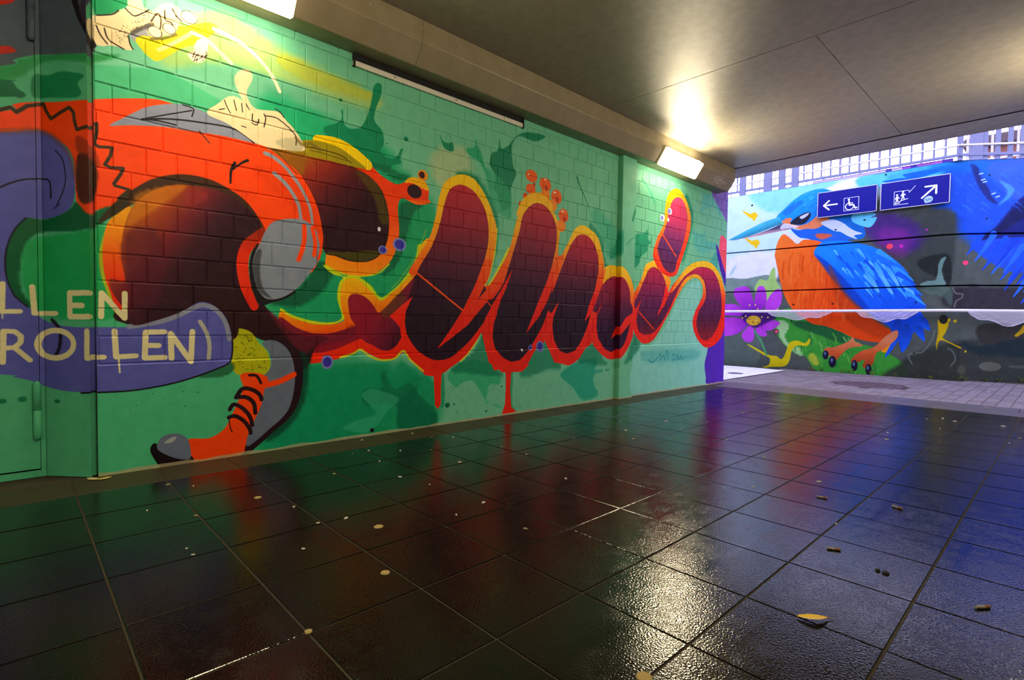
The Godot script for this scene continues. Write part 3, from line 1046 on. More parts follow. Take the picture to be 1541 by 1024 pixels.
# ---------------------------------------------------------------- railing and what stands behind
func build_railing():
	var r := thing("street_railing", "grey steel railing along the top of the bird mural wall", "railing", Vector3(0, 3.01, ZF - 0.1))
	var base: Vector3 = r.position
	var bar := func(u0: float, u1: float, y0: float, y1: float, d: float) -> ArrayMesh:
		var a := far_point(u0, 0, -0.1)
		var b := far_point(u1, 0, -0.1)
		var t := Transform3D(Basis((b - a).normalized(), Vector3.UP, (b - a).normalized().cross(Vector3.UP)), Vector3(a.x, 0, a.z) - Vector3(base.x, base.y, base.z))
		return box(Vector3(0, y0, -d / 2), Vector3((b - a).length(), y1, d / 2), 0.003, t)
	for sec in [[-6.0, BEND], [BEND, 6.0]]:
		put(r, "bottom_rail", bar.call(sec[0], sec[1], 3.085, 3.12, 0.04), M.steel)
		put(r, "middle_rail", bar.call(sec[0], sec[1], 3.225, 3.25, 0.03), M.white)
		put(r, "top_rail", bar.call(sec[0], sec[1], 4.02, 4.07, 0.06), M.steel)
	for p in [[-1.12, 0.1], [-0.69, 0.13], [-0.46, 0.1], [-0.25, 0.1], [2.12, 0.14], [4.2, 0.14], [-3.0, 0.12], [-1.95, 0.1], [-2.4, 0.1]]:
		put(r, "post", bar.call(p[0] - p[1] / 2, p[0] + p[1] / 2, 3.0, 4.05, 0.06), M.steel)
	var u := -0.12
	while u < 1.84:
		put(r, "baluster", bar.call(u - 0.012, u + 0.012, 3.1, 4.03, 0.02), M.steel)
		u += 0.13
	u = 1.93
	while u < 4.2:
		if absf(u - 2.12) > 0.09: put(r, "baluster", bar.call(u - 0.03, u + 0.03, 3.03, 4.03, 0.02), M.steel)
		u += 0.15
	u = -5.9
	while u < -0.8:
		put(r, "baluster", bar.call(u - 0.012, u + 0.012, 3.1, 4.03, 0.02), M.steel)
		u += 0.26
	# striped painted board under the railing
	var k := thing("striped_board", "pink and white board with purple stripes above the bird mural wall", "board", Vector3(0, 3.0, ZF - 0.14))
	put(k, "panel", box(Vector3(0.0, 0.0, -0.01), Vector3(1.78, 0.085, 0.0), 0.0), plain(Color("ead0ea"), 0.6))
	var cols := ["5a3ab8", "a858d0", "4a30b0", "b060c8", "c070c8"]
	var xs := [[1.0, 1.07], [1.2, 1.3], [1.3, 1.38], [1.38, 1.58], [1.58, 1.66], [1.66, 1.78]]
	for i in xs.size():
		put(k, "stripe", box(Vector3(xs[i][0], 0.001, 0.0), Vector3(xs[i][1], 0.084, 0.004)), plain(Color(cols[i % 5]), 0.6))
	# bicycle-rack like tubes at the left, seen below the slab edge
	var pk := thing("pipe_bend", "thin bent grey pipe behind the railing at the left", "pipe", Vector3(-0.5, 3.0, ZF - 0.3))
	var s := st()
	tube(s, [Vector3(-0.08, 0.5, 0), Vector3(-0.08, 0.15, 0), Vector3(-0.05, 0.1, 0), Vector3(0.0, 0.08, 0), Vector3(0.12, 0.08, 0)], 0.012, 8)
	put(pk, "tube", done(s), M.steel)
	# slatted screen further back
	var f := thing("slat_screen", "pale screen of tall vertical slats behind the railing", "fence", Vector3(2.6, 2.95, -13.0))
	for i in 30:
		var x := i * 0.2
		put(f, "slat", box(Vector3(x, 0.0, -0.02), Vector3(x + (0.12 if i % 3 else 0.16), 2.4, 0.02), 0.004), plain(Color("b9bad2") if i % 3 else Color("dcdae8"), 0.6))
	for y in [0.25, 0.8, 1.6]: put(f, "cross_bar", box(Vector3(0, y, -0.06), Vector3(6.0, y + 0.06, -0.02)), plain(Color("a6a6c0"), 0.6))
	var f2 := thing("picket_fence", "thin pale picket fence behind the left part of the railing", "fence", Vector3(-7.0, 2.95, -12.5))
	for i in 29: put(f2, "picket", box(Vector3(i * 0.33, 0.0, -0.012), Vector3(i * 0.33 + 0.035, 1.9, 0.012), 0.002), plain(Color("c6c2d8"), 0.6))
	for y in [0.45, 0.72, 1.5]: put(f2, "rail", box(Vector3(0, y, 0.012), Vector3(9.4, y + 0.035, 0.03), 0.002), plain(Color("d8d4e4"), 0.6))
	# red brown house far behind
	var hs := thing("brick_house", "reddish brown house far behind the railing", "building", Vector3(2.6, 2.95, -19.0))
	put(hs, "wall", box(Vector3(-1.6, 0, -3), Vector3(1.6, 2.6, 0)), plain(Color("8a5a52"), 0.8))
	put(hs, "roof", box(Vector3(-1.8, 2.6, -3.2), Vector3(1.8, 2.9, 0.2), 0.05), plain(Color("5a4a50"), 0.8))
	for x in [-1.2, -0.3, 0.6]:
		var wd := put(hs, "window", box(Vector3(x, 1.0, -0.02), Vector3(x + 0.6, 2.1, 0.03), 0.01), plain(Color("d8d6e0"), 0.5))
		put(wd, "pane", box(Vector3(x + 0.06, 1.06, 0.03), Vector3(x + 0.54, 2.04, 0.036)), plain(Color("5a6478"), 0.2))

# ---------------------------------------------------------------- litter and weeds
func build_litter():
	# curled yellow leaf
	var lf := thing("fallen_leaf", "curled yellow leaf lying on a dark tile in the foreground", "leaf", Vector3(2.575, 0.0, -1.43))
	lf.rotation.y = 0.75
	var s := st()
	s.set_smooth_group(0)
	var g := []
	for i in 13:
		var t := i / 12.0
		var w := 0.011 * sin(PI * pow(t, 0.8)) + 0.001
		var col := []
		for j in 5:
			var v := j / 4.0 - 0.5
			col.append(Vector3((t - 0.5) * 0.075, 0.003 + 0.006 * sin(PI * t) + 0.01 * v * v, v * 2.0 * w + 0.012 * sin(PI * t)))
		g.append(col)
	for i in 12:
		for j in 4: quad(s, g[i][j + 1], g[i + 1][j + 1], g[i + 1][j], g[i][j])
	put(lf, "blade", done(s), plain(Color("c8a22c"), 0.5))
	s = st()
	tube(s, [g[0][2], g[6][2] - Vector3(0, 0.0008, 0), g[12][2], g[12][2] + Vector3(0.012, -0.001, 0.002)], 0.0008, 5)
	put(lf, "midrib", done(s), plain(Color("8a6a1c"), 0.6))
	# two scraps at the foot of the door reveal
	var k := 0
	for p in [Vector3(0.05, 0.004, -0.255), Vector3(0.07, 0.004, -0.29)]:
		var o := thing("dry_leaf", ["pale torn leaf scrap below the door reveal", "smaller yellowish leaf scrap below the door reveal"][k], "leaf", p)
		s = st()
		lathe(s, [Vector2(0.022 - 0.005 * k, 0.0), Vector2(0.014, 0.003), Vector2(0.0, 0.001)], 9, Vector3.ZERO, Vector3(1.5, 1, 0.6), 0.3)
		put(o, "blade", done(s), plain(Color(["b8a878", "b09a4a"][k]), 0.7))
		o.rotation.y = 0.7 + k
		k += 1
	# trodden chewing gum
	var gum_mat := plain(Color("8f7a44"), 0.7)
	var gl := ["flat round gum spot near the middle of the dark tiles", "small flat gum spot close to the boot reflection", "flat oval gum spot on a joint in the left foreground", "tiny gum spot on a tile corner in the left foreground", "gum spot at the bottom edge of the photo"]
	k = 0
	for p in [[1.349, -0.924, 0.017], [0.759, -0.713, 0.014], [1.664, -0.769, 0.014], [1.801, -0.49, 0.009], [2.414, -0.933, 0.017]]:
		var o := thing("gum_spot", gl[k], "gum", Vector3(p[0], 0.0, p[1]), "gum trodden on the tiles")
		s = st()
		lathe(s, [Vector2(p[2], -0.001), Vector2(p[2] * 0.92, 0.0012), Vector2(p[2] * 0.5, 0.0018), Vector2(0.0, 0.0016)], 16, Vector3.ZERO, Vector3.ONE, 0.08)
		put(o, "blob", done(s), gum_mat)
		k += 1
	# cigarette ends
	var cl := ["flattened cigarette end on the blue reflection, beside a joint", "cigarette end on a dark blue tile left of the long joint", "brownish cigarette end at the right edge of the foreground", "pale cigarette end further back on the blue tiles"]
	k = 0
	for p in [[2.293, -2.47, 0.2], [2.485, -1.924, 0.5], [2.857, -1.815, 0.9], [2.536, -2.566, -0.3]]:
		var o := thing("cigarette_end", cl[k], "cigarette end", Vector3(p[0], 0.004, p[1]), "cigarette ends on the tiles")
		o.rotation.y = p[2]
		s = st()
		tube(s, [Vector3(-0.018, 0, 0), Vector3(0.0, 0, 0.001), Vector3(0.004, 0, 0.001)], 0.0042, 8)
		put(o, "paper", done(s), plain(Color("8a7f78"), 0.8))
		s = st()
		tube(s, [Vector3(0.004, 0, 0.001), Vector3(0.02, 0, 0)], 0.0044, 8)
		put(o, "filter", done(s), plain(Color("7a5236"), 0.8))
		k += 1
	# two dark droppings
	var dd := thing("dark_pebbles", "pair of small black pebbles on a blue tile at the right", "pebble", Vector3(2.62, 0.0, -1.86))
	for q in [[0.0, 0.007], [0.02, 0.009]]:
		s = st()
		lathe(s, [Vector2(q[1], 0.0), Vector2(q[1] * 0.8, 0.005), Vector2(0.0, 0.008)], 8, Vector3(q[0], 0, q[0] * 0.2), Vector3.ONE, 0.2)
		put(dd, "pebble", done(s), M.black)
	# crumbs of litter
	var cm := [plain(Color("a8a088"), 0.7), plain(Color("8c8262"), 0.7), plain(Color("b8b4b0"), 0.7)]
	var cmesh := []
	for i in 4:
		s = st()
		lathe(s, [Vector2(0.011, 0.0), Vector2(0.008, 0.0025), Vector2(0.0, 0.003)], 7, Vector3.ZERO, Vector3(1.0, 1.0, 0.6), 0.35)
		cmesh.append(done(s))
	var i := 0
	for p in crumbs():
		var o := MeshInstance3D.new()
		o.name = numbered("litter_crumb")
		o.mesh = cmesh[i % 4]
		o.material_override = cm[i % 3]
		add_child(o)
		o.position = Vector3(p[0] * 0.01, 0.0, -p[1] * 0.01)
		o.rotation.y = i * 1.3
		o.scale = Vector3.ONE * (0.42 + 0.4 * fmod(i * 0.37, 1.0)) * (1.0 + p[1] * 0.0012)
		tag(o, "tiny pale crumb of litter scattered on the wet tiles and pavers", "litter", "litter crumbs on the floor")
		i += 1
	# weeds at the foot of the far wall
	var wm := [plain(Color("5a6a2a"), 0.8), plain(Color("7a8430"), 0.8)]
	for n in 16:
		var u := -0.1 + n * 0.2 + rng.randf_range(-0.06, 0.06)
		var o := MeshInstance3D.new()
		o.name = numbered("weed_tuft")
		s = st()
		var sz := 0.04 + 0.05 * rng.randf()
		for b in 9:
			var a := rng.randf_range(0, TAU)
			var d := Vector3(cos(a), 0, absf(sin(a)) * 0.8) * sz * rng.randf_range(0.3, 0.9)
			var side := Vector3(-sin(a), 0, cos(a)) * 0.006
			var tip := d + Vector3(0, sz * rng.randf_range(0.5, 1.1), 0)
			s.add_vertex(-side); s.add_vertex(side); s.add_vertex(d * 0.6 + Vector3(0, tip.y * 0.8, 0))
			s.add_vertex(side); s.add_vertex(tip); s.add_vertex(d * 0.6 + Vector3(0, tip.y * 0.8, 0))
		o.mesh = done(s)
		o.material_override = wm[n % 2]
		add_child(o)
		o.position = far_point(u, 0.0, 0.015)
		tag(o, "small green weed tuft growing along the foot of the mural wall", "weed", "weeds along the mural wall")

func crumbs() -> Array:
	return [[96.3, 204.1], [45.2, 265.7], [140.4, 185.8], [87.3, 255.3], [86.2, 291.8], [94.1, 301.4], [73.0, 324.9], [57.4, 376.0], [94.2, 353.0], [117.3, 334.0], [127.5, 306.1], [115.6, 374.4], [151.8, 326.5], [114.8, 439.2], [54.4, 532.0], [112.7, 282.3], [184.8, 300.8], [203.5, 240.4], [120.9, 604.6], [115.1, 638.6], [109.6, 702.1], [166.1, 647.8], [208.8, 478.8], [214.9, 435.4], [219.6, 409.4], [222.6, 527.8], [230.9, 540.3], [239.3, 531.9], [236.7, 484.0], [266.8, 535.0], [274.4, 458.6], [278.0, 485.2], [220.6, 272.0], [242.3, 218.8], [247.6, 650.3], [236.5, 809.6], [64.3, 35.9], [82.0, 48.0], [111.2, 39.0], [117.6, 39.3], [33.5, 48.4], [42.8, 55.7], [117.9, 78.2], [95.9, 78.0], [135.4, 65.9], [8.5, 152.0], [35.2, 132.7], [34.7, 142.5], [58.3, 136.0], [28.8, 188.4], [37.2, 198.6], [11.6, 185.5], [55.5, 169.8], [45.8, 155.8], [85.8, 165.9], [106.8, 133.2], [88.4, 129.3], [75.3, 204.6], [96.8, 203.5], [140.0, 136.1], [143.5, 119.8], [170.1, 129.8], [119.9, 87.8], [64.2, 108.9]]

func paint_left_wall(c):
	F(c,4831623,0.9,1,0,[],[10.1,178.5,54.9,189.3,77.6,182.1,114,178.3,125.2,140.3,114,72.2,114,-32.9,7.7,-19.9])
	F(c,1351785,6.8,1,1,[],[110.4,101.4,125.2,129,162.5,170.8,201.6,157.5,212.6,132.5,202.2,100.2,163.1,72.9,106.8,72.1])
	F(c,2075510,5.6,1,1,[],[100,192.1,145.1,186.4,181.1,174.9,162.5,158.7,106.9,165.8])
	F(c,1153640,6.0,1,1,[],[110.4,42.6,145.6,48.7,202.8,37.6,214,18.5,203.2,-3.2,99.7,-4])
	F(c,497256,4.9,0.8,1,[],[110.4,38.9,163.2,39.7,182.4,25.7,154.5,-0.8,106.8,-1.4])
	F(c,10995352,5.2,1,1,[],[206.6,184.9,234.8,193.6,241,178.6,229.2,167,209.5,165.6])
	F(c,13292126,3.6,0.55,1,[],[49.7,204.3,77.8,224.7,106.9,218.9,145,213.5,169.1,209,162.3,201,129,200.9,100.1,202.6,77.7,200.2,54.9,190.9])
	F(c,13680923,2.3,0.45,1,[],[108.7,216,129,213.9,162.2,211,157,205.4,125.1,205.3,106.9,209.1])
	F(c,755036,0.5,0.9,1,[],[131.8,182.1,139,186.5,142.4,189.9,142.4,194.9,143.4,195.2,144.1,188.3,147.6,185.7,154.2,188,157.6,193,160.4,200,162.7,211,163.3,215.3,166.2,218.4,168.9,217.1,168,210.5,164.5,201.1,164,194.7,169.3,189.8,170.6,182.6,168.2,176.8,175.5,174.1,180.5,177.4,182.4,181.6,184.3,182.1,182.4,175.6,183.1,173,176.8,170.1,173.1,165,160.1,166.5,150.9,174.9,135.9,177.3])
	E(c,755036,0.0,1,142.1,200.8,1,0.9)
	E(c,755036,0.0,1,186.5,189.2,1.7,1.4)
	E(c,755036,0.0,1,172.7,182.9,0.6,0.5)
	F(c,755036,0.5,0.9,1,[],[213.1,198.6,215.3,195.1,220.4,194.6,223.7,195.9,224.6,190.2,217.6,189.8,213.9,194.7])
	F(c,2073972,1.4,0.9,1,[],[235.5,194,243.4,197.6,244.9,203.5,246.3,198.3,249.9,194.2,253.3,185,257.6,182.1,258.6,173.4,248.4,187.7,240.3,189.6])
	F(c,491352,0.7,0.92,1,[],[259.9,196.4,265.8,200.3,267.4,209.6,269.2,202.4,277.1,206.8,282.5,213.3,291.6,219.6,303.1,222.5,317.1,223.3,305.2,216.2,287.9,216,280.7,209,280,199.7,282,191,285.2,187,281.3,179,279.6,172.1,279.8,161.7,271,156.4,265.5,168.3,262,170.3,263.6,180.7,258.3,187.3])
	F(c,3189885,2.3,0.7,1,[],[253.4,183.7,263.5,182,277.8,173.1,280.8,160.5,280,152.5,271,152.5,260.5,161.1])
	K(c,755036,0.0,1,1,2.2,0.7,[357.8,198.2,364.4,188.7,376.5,173.4])
	F(c,4568461,3.1,0.8,1,[],[377.1,171.2,389.5,176.2,398.8,169.7,413.7,163.8,414.4,144.5,404,133.8,395.5,151.9,379.8,165.4])
	F(c,1414257,2.4,0.8,1,[],[408.1,132.6,409.2,139.1,415.7,147.9,420.7,161.5,421.6,138.7])
	K(c,3978122,0.7,1,1,2.3,2.3,[459.3,216,469,210,481.7,197.8])
	K(c,755036,0.9,1,1,2.6,2.6,[442.7,187.6,436.3,171.6])
	F(c,1414250,1.3,0.85,1,[],[426.4,146.7,434.8,153.9,452.4,161.1,466.2,164.1,468.9,167.7,472.2,163.5,471.2,158.2,478.1,155.7,471.5,151.6,470.5,146.3,457.9,138.5,457,133.3,449.1,129.7,446.2,145.1,443.5,157.5])
	F(c,1414250,1.3,0.8,1,[],[445.9,142.3,456.9,140.3,457.1,134.1,449.2,127.3,442.2,132.8])
	F(c,5552046,2.3,0.8,1,[],[586.3,224.1,612.2,225.5,626.3,217,634.1,202.5,627.1,204.6,612.9,213.3,590.5,206.8,581.3,200.9,583.8,213.2])
	F(c,5552046,3.4,0.8,1,[],[564.1,180.7,585.9,176.1,588.2,189.9,595.6,172.7,615.5,170.4,625.9,166.8,599.7,157.9,583.9,154.8,565,163.3])
	F(c,4303775,1.2,0.8,1,[],[616.9,157.5,622.9,160,627.9,145.4,624.3,137.5,609.5,147.5])
	F(c,355916,1.1,0.85,1,[],[182.4,24.5,188.9,32.6,198,34.5,196.9,30.1,196.4,24.3,200.5,17,206.5,11.4,210.8,7.9,211.1,0.2,203.1,-0.2,182.6,0])
	F(c,628840,2.8,0.8,1,[],[182.2,45.5,196.8,36,198.1,31,189,23.9,182.4,23.5])
	F(c,3191167,1.1,0.85,1,[],[221,34.6,232.6,42.4,246.1,43.9,260.3,40.1,270.9,29.5,269.5,24.5,260.6,25.1,257.8,18.2,257.9,12.6,271.3,7.4,269.8,6.5,259.4,11.4,256.8,10.5,256.4,12.8,252,19.7,243.5,29,232.8,27.6,230.2,25.2,225.6,27.1])
	E(c,355916,0.0,1,221.3,13.2,2.2,1.8)
	E(c,355916,0.0,1,227.2,13.3,0.9,0.7)
	E(c,355916,0.0,1,208.7,12.8,0.9,0.7)
	E(c,355916,0.0,1,257.1,5.2,1,0.8)
	E(c,355916,0.0,1,272.5,22.6,0.9,0.7)
	E(c,355916,0.0,1,256.7,33.6,0.7,0.5)
	F(c,2204294,1.9,0.9,1,[],[340.2,27.7,359.3,36.9,379.8,40,389.5,41,390.7,35.5,387.7,29.6,398.7,29,398.8,27,388.9,26.2,385.7,22.3,387,15.5,392.7,8.3,389.6,4.5,370.5,3.5,355.9,16.4])
	E(c,355916,0.0,1,405.5,28.3,1.4,0.8)
	E(c,355916,0.0,1,408.9,28.5,0.9,0.6)
	F(c,422738,1.1,0.75,1,[],[156,25.8,158.8,29.4,170.3,29.2,168.8,36.5,172.4,40.3,174.7,32.2,180.8,27.7,190.2,31.1,198.3,22.2,212,9.5,210.4,1,188.7,12,173.3,19,158.8,19.1])
	F(c,4306828,0.9,0.6,1,[],[156,25.8,161.6,29.2,170.3,27.2,182.4,20.8,173.3,13.6,167.5,6.3,158.9,2.2,143.9,6.7,153.3,10.6,166,13.1,161.7,18.8])
	E(c,1904408,0.0,1,163.2,3.2,1.5,1.3)
	F(c,9033162,1.6,0.85,1,[],[449.6,47,483.6,51,507.3,68.9,538.4,103.5,558.4,118.5,583.9,121.8,581.5,96.4,571.5,76.3,580.1,54.7,605.6,44.1,598.9,24.7,602.4,-1.6,448.8,-1.2])
	RS(c,7,90,[1531204],0.0,0.8,0.49,0.49,[189,26.8,410.7,43,412,6.7,196,6.6],[0.2,-0.1])
	F(c,5748659,5.0,0.7,1,[],[460.9,43.6,508.4,45.6,584.5,41.8,570.3,31.4,484.5,31.5])
	K(c,2134937,0.0,1,1,1.3,1.3,[477,35.1,484.5,32.3,493.3,36.1,499.3,40.8,500.2,34.2,505.6,39,509,33.8,513.2,44.6,515.3,33.6])
	K(c,2134937,0.0,1,1,1.3,1.3,[524.8,39.2,525.1,33.2,530.1,33.9,528.8,39,524.8,39.2])
	K(c,2134937,0.0,1,1,1.4,1.4,[533.4,32.9,535.5,38.8,537.8,32.7,543.4,37.7,543.6,32.5,549.4,35.8])
	E(c,2134937,0.0,1,463.1,35.6,1,0.5)
	E(c,2134937,0.0,1,467.7,35.4,1,0.5)
	E(c,2134937,0.0,1,472.6,35.2,1,0.5)
	E(c,2134937,0.0,1,553.9,35.2,1.2,0.6)
	E(c,2134937,0.0,1,558.5,35.1,1.2,0.6)
	E(c,2134937,0.0,1,563.2,34.9,1.2,0.6)
	F(c,8211647,1.8,0.85,1,[],[606.9,230.7,660.5,240.3,663.8,190.5,648.5,199.8,630.1,211.4])
	F(c,16669303,0.6,1,1,[],[630.5,176.8,636.1,182.2,652.9,177,664.8,175.9,667,141.7,639.8,139.6,629.9,157.8])
	F(c,16143451,0.6,1,1,[],[633.2,161,667.8,164.5,669.6,137,649.9,133.6,638.5,144.3])
	F(c,4989356,0.5,1,1,[],[620.8,166.3,625.9,166.8,639.3,147.5,641.6,139.7,632.5,144.9])
	F(c,4989356,0.5,1,1,[],[622.9,160,633.7,153.5,652.3,129.9,650.8,118.2,634.6,138.3])
	F(c,5317558,0.6,1,1,[],[649.9,98.7,672.1,99.4,679.1,-7.3,610.2,0.1,602.9,9.6,598.9,24.7,604,37.6,609.4,46.8,639.4,61.6])
	F(c,491348,2.8,0.75,1,[],[226.6,174.6,243.7,178,258.7,164.6,267.6,146.8,264.6,120.7,256.4,102.1,248.4,85.2,241.5,108.6,254.1,139.9,248.8,159.2])
	F(c,491348,3.2,0.6,1,[],[375,160.2,394.2,151.8,402.9,127.3,420.7,123.9,444.4,107.1,442,93.5,401.8,120.8])
	F(c,556888,4.2,0.7,1,[],[544.6,216.8,561.5,200.8,562.4,183.5,548.1,148.4,539.9,140.5,547,169.9])
	F(c,422224,2.2,0.6,1,[],[223.9,38.3,244.1,49.9,255.4,65,262.6,41.6,273.3,30.5,233.2,35.4])
	F(c,422224,2.6,0.6,1,[],[291.8,32.1,321.2,56.3,341.2,33.8,323.9,33.2,303.5,28.7])
	F(c,422224,3.3,0.6,1,[],[364.2,37.3,385.8,53.7,404.7,35.6,426.8,34.6,444.7,62.9,461.9,50.6,432.6,34.4])
	F(c,1150815,0.8,0.7,1,[],[215.1,34,218.3,33.8,218.6,14.5,215.3,13.6])
	F(c,1150815,0.9,0.7,1,[],[280.5,34.1,284.2,33.2,283.8,8.2,290.6,0.6,281.1,3])
	F(c,417858,1.8,0.8,1,[],[182,146,191,149.7,200.4,148.9,192.4,142,186.1,122.2,181,108.4,169.9,99.9,177.2,114.7,180.9,130.4])
	F(c,417858,1.8,0.6,1,[],[155.5,168.7,169.5,165.3,180.6,161.1,190.9,166.4,181.8,166.8,169.5,169.6])
	F(c,478520,2.3,0.75,1,[],[101.2,81.2,112.2,85.4,121.9,94.6,129.9,106,138.2,100.7,129.9,87.2,116,78.8])
	F(c,16729088,0.0,1,1,[162.4,166,151.3,97.6,16333313,16466946,16675328,16488704],[147.6,173.1,160,168.1,169.5,162.1,179.4,159,185.7,161.5,188.9,164.7,194.8,165.8,201.6,164.5,204.4,158.8,203.8,154.1,205.6,152.1,203.1,150.3,195,148.6,187.1,150.7,182.6,149.9,180.8,143.6,181.9,130.6,180.9,121.6,176,110.2,165.1,101.2,153.5,98.5,142.5,99.5,133,103.3,136,120.6,140.2,151.3,144.4,164.3])
	F(c,16696576,0.7,0.9,1,[],[185.7,160.9,188.9,164.7,194.8,166,201.6,164.5,204.2,159.3,198.9,160,190.9,161.9])
	F(c,16737792,0.4,1,1,[],[187.1,150.7,195,151.4,205.6,152.6,203.1,150.3,195,148.5])
	E(c,15961600,0.0,1,199.5,168.5,4,3.5)
	E(c,4004132,0.0,1,198.9,168.6,2.2,2.3)
	E(c,3019552,0.0,1,193.2,156.8,5.6,4.5)
	K(c,13357839,0.0,1,1,0.9,0.9,[133,103.5,140.3,100.4,149.1,98.6,158.1,99.1,167.5,101.7,174.8,107.9])
	K(c,16371968,0.0,1,1,6.5,6.5,[128.7,174.1,139,175.1,148.7,172.8,159.5,166.9])
	K(c,15649029,0.8,0.8,1,3.1,3.1,[119.9,168.6,127.7,172.4,138,172.8])
	F(c,3478303,0.0,1,1,[112.2,163,142.4,129.5,11559438,9644061,5183009,2887452],[102.7,163.8,116,165,129.8,165,143.3,165,153.2,163,162.4,159.2,169.6,152.5,173.3,143.5,174.6,132.9,173.2,121.9,168.6,113.3,160.4,108.2,149,107.2,139.2,109.4,132.4,111.2,129.8,123.8,124.8,136.8,116,148.7,108.5,156.6])
	F(c,10324747,0.4,1,1,[],[112.2,167.7,123.8,173.3,140.1,173.3,151,168.7,158.3,164.1,143.3,164,129.8,164.1,114.1,163.6])
	F(c,9459980,2.2,0.8,1,[],[102.7,163.8,116,165,121.8,164.2,119.9,153.3,116,148.7,108.5,156.6])
	F(c,6051088,1.7,0.6,1,[],[151,162.1,162.4,159.2,169.6,152.5,173.1,143.5,174.4,133.9,168.5,133.1,164.9,145.3,157.8,154.6])
	F(c,4934413,1.2,0.8,1,[],[132.4,111.2,140.3,109.5,151.2,107.7,160.4,108.6,168.6,113.8,160.3,115.1,149,112.9])
	K(c,3152142,0.0,0.8,1,0.6,0.6,[121.8,169,131.8,169.4,142.2,168.8,148.8,165.7])
	K(c,3152142,0.0,0.7,1,0.4,0.4,[123.8,167.6,133.8,167.4,145.5,166.5])
	E(c,15132403,0.0,1,167.6,128.9,1.1,1.4)
	E(c,8029646,0.0,1,182.2,120.9,4.9,4.2)
	E(c,3749300,0.0,1,182.2,120.9,3.6,3.1)
	E(c,8029646,0.0,1,170.2,116.3,3.1,2.7)
	E(c,3749300,0.0,1,170.2,116.3,2.2,1.9)
	F(c,13294346,0.2,1,1,[],[132.6,103.5,141.9,99.1,144.9,98,150.8,99.1,154.7,97.9,161.7,93.7,169,86.5,176.5,90.9,183.3,96.9,190.2,105.3,194.7,114.1,195.9,121.9,200.1,122.4,200.1,114.6,193.9,102.5,169.9,83.9,154.7,84.8,145.7,73.3,136.2,69,125.1,69.6,113.2,72.8,107.5,76.5,108.2,77.8,113.9,74.4,125.1,71.3,136.2,70.4,143.1,73.2,141.3,80.8,140.2,86.3,141.6,93.9,143.8,97.4,137.6,98.8,132.3,102.5])
	F(c,16549888,0.0,1,1,[150.9,96.6,160.4,48.9,16431616,16487936,16541184,16263428,15868677],[106.9,75.2,113.9,72.8,125.1,69.6,136.2,69.3,144.6,71.8,142.7,79.5,142.1,86.4,143.4,93.4,147.1,96.7,152.4,97.1,158.6,92.8,164.2,88.1,169.5,84.3,176.5,89.4,183.3,95,192.1,103.9,196.5,114.3,198.2,122.2,206.6,123.1,207.3,63.1,201.9,38.7,194.4,43,185.9,51.8,180.2,47.8,171.8,47,164.4,49.5,158.8,52.5,155.3,54.1,148,50.7,136.3,48,125.1,46.8,115.8,48.5,106.9,56])
	F(c,9901358,0.0,1,1,[153.2,77.6,181.9,57.2,9769774,9311021,7476274,4066853],[106.9,72.7,115.8,67.6,125.1,64.2,134.8,63.9,143.5,65.9,151.4,68.4,148.7,73.3,147.3,79.6,147.1,84.5,149.4,87.5,154.7,87.6,160.2,85,164.2,80.8,167.9,76.9,174.9,82.6,183.3,90.5,191.2,98.5,196.6,104.6,201.1,108.5,210.6,109.3,211.3,47,201.8,49,194.3,55.4,188,63.2,183.6,60.2,180.2,55.7,175.1,53,169.3,53.4,162.7,56.8,158.8,58.3,155.2,60.5,148,57.8,137.7,54.2,125.1,52.8,106.9,57.2])
	F(c,6048287,1.4,0.55,1,[],[168.7,76.9,174.9,82.6,183.3,90.5,186.9,86.1,178.3,76.8,173.3,73.7])
	K(c,14343981,0.0,1,1,2.3,2.3,[265.3,141.4,264.5,129.7,262.1,117.9,257.2,104.1,248.3,88.4,258.2,98.4,270,114.7,278.7,128.6])
	K(c,14343981,0.0,1,1,2.2,2.2,[233,44.3,244,54.3,253.3,66.3,257.2,54.7,260.8,44.2])
	K(c,14343981,0.0,0.4,1,0.9,0.9,[176.8,92.7,185.6,102.1,196,117.6,202.6,133.2])
	F(c,16549888,0.0,1,1,[229.1,173.9,230.9,50.2,16633088,16627712,16549888,16272129,15869189,15605510],[196,114.2,205.5,129,210.2,143.5,212.9,156.8,217.1,166.9,223.7,172.3,231.2,175.5,240.5,175.6,248.7,170.4,257.1,160.6,263.3,148.8,265.5,140.1,264.5,129.7,262.1,117.9,258.1,104.7,253.2,96.8,248,88,258.1,99.6,258.6,75.3,244,54.3,233,44.7,223.9,39.6,217.3,36,206.5,34.5,200.9,39.5,190,48.1,185.4,52.7,187.1,63.2,186.6,70.8,187.4,78.5,191.3,87,196.6,101.9,192.1,101.6,189.5,104.6])
	F(c,16549888,0.0,1,1,[309.9,174,312.5,64.2,16633088,16627712,16549888,16272129,15869189,15605510],[248,87.7,258.2,97.7,270,113.4,278.7,127.3,283.9,143.8,288.3,156.4,292.8,165.1,300.3,171.8,308.2,174.2,318.4,172.7,326.9,166.4,333.6,157.4,336.4,147.7,335.2,136,334.1,118.6,330.7,102.4,327.1,76.4,321.2,57.7,309.1,49.4,300.4,38.6,294.1,33.1,289.8,35,280.5,33.8,271.4,36.2,264.4,35.6,261.2,43.6,257.2,54.7,253.3,66.3,245.3,75.1])
	F(c,16549888,0.0,1,1,[365.1,157.4,367.4,81.7,16633088,16627712,16549888,16272129,15869189,15605510],[330.3,115.4,340.8,130.8,348.4,141.8,356.1,153.1,365.4,158.1,375.1,157.1,387.8,151,394.6,139.2,398.9,128.5,399.2,119,397,106.2,390.2,77.4,383.3,55.3,373.5,49.3,364.1,40.3,351.4,35.4,341.1,38.2,330,44.5,321.2,57.7,316.6,76.2])
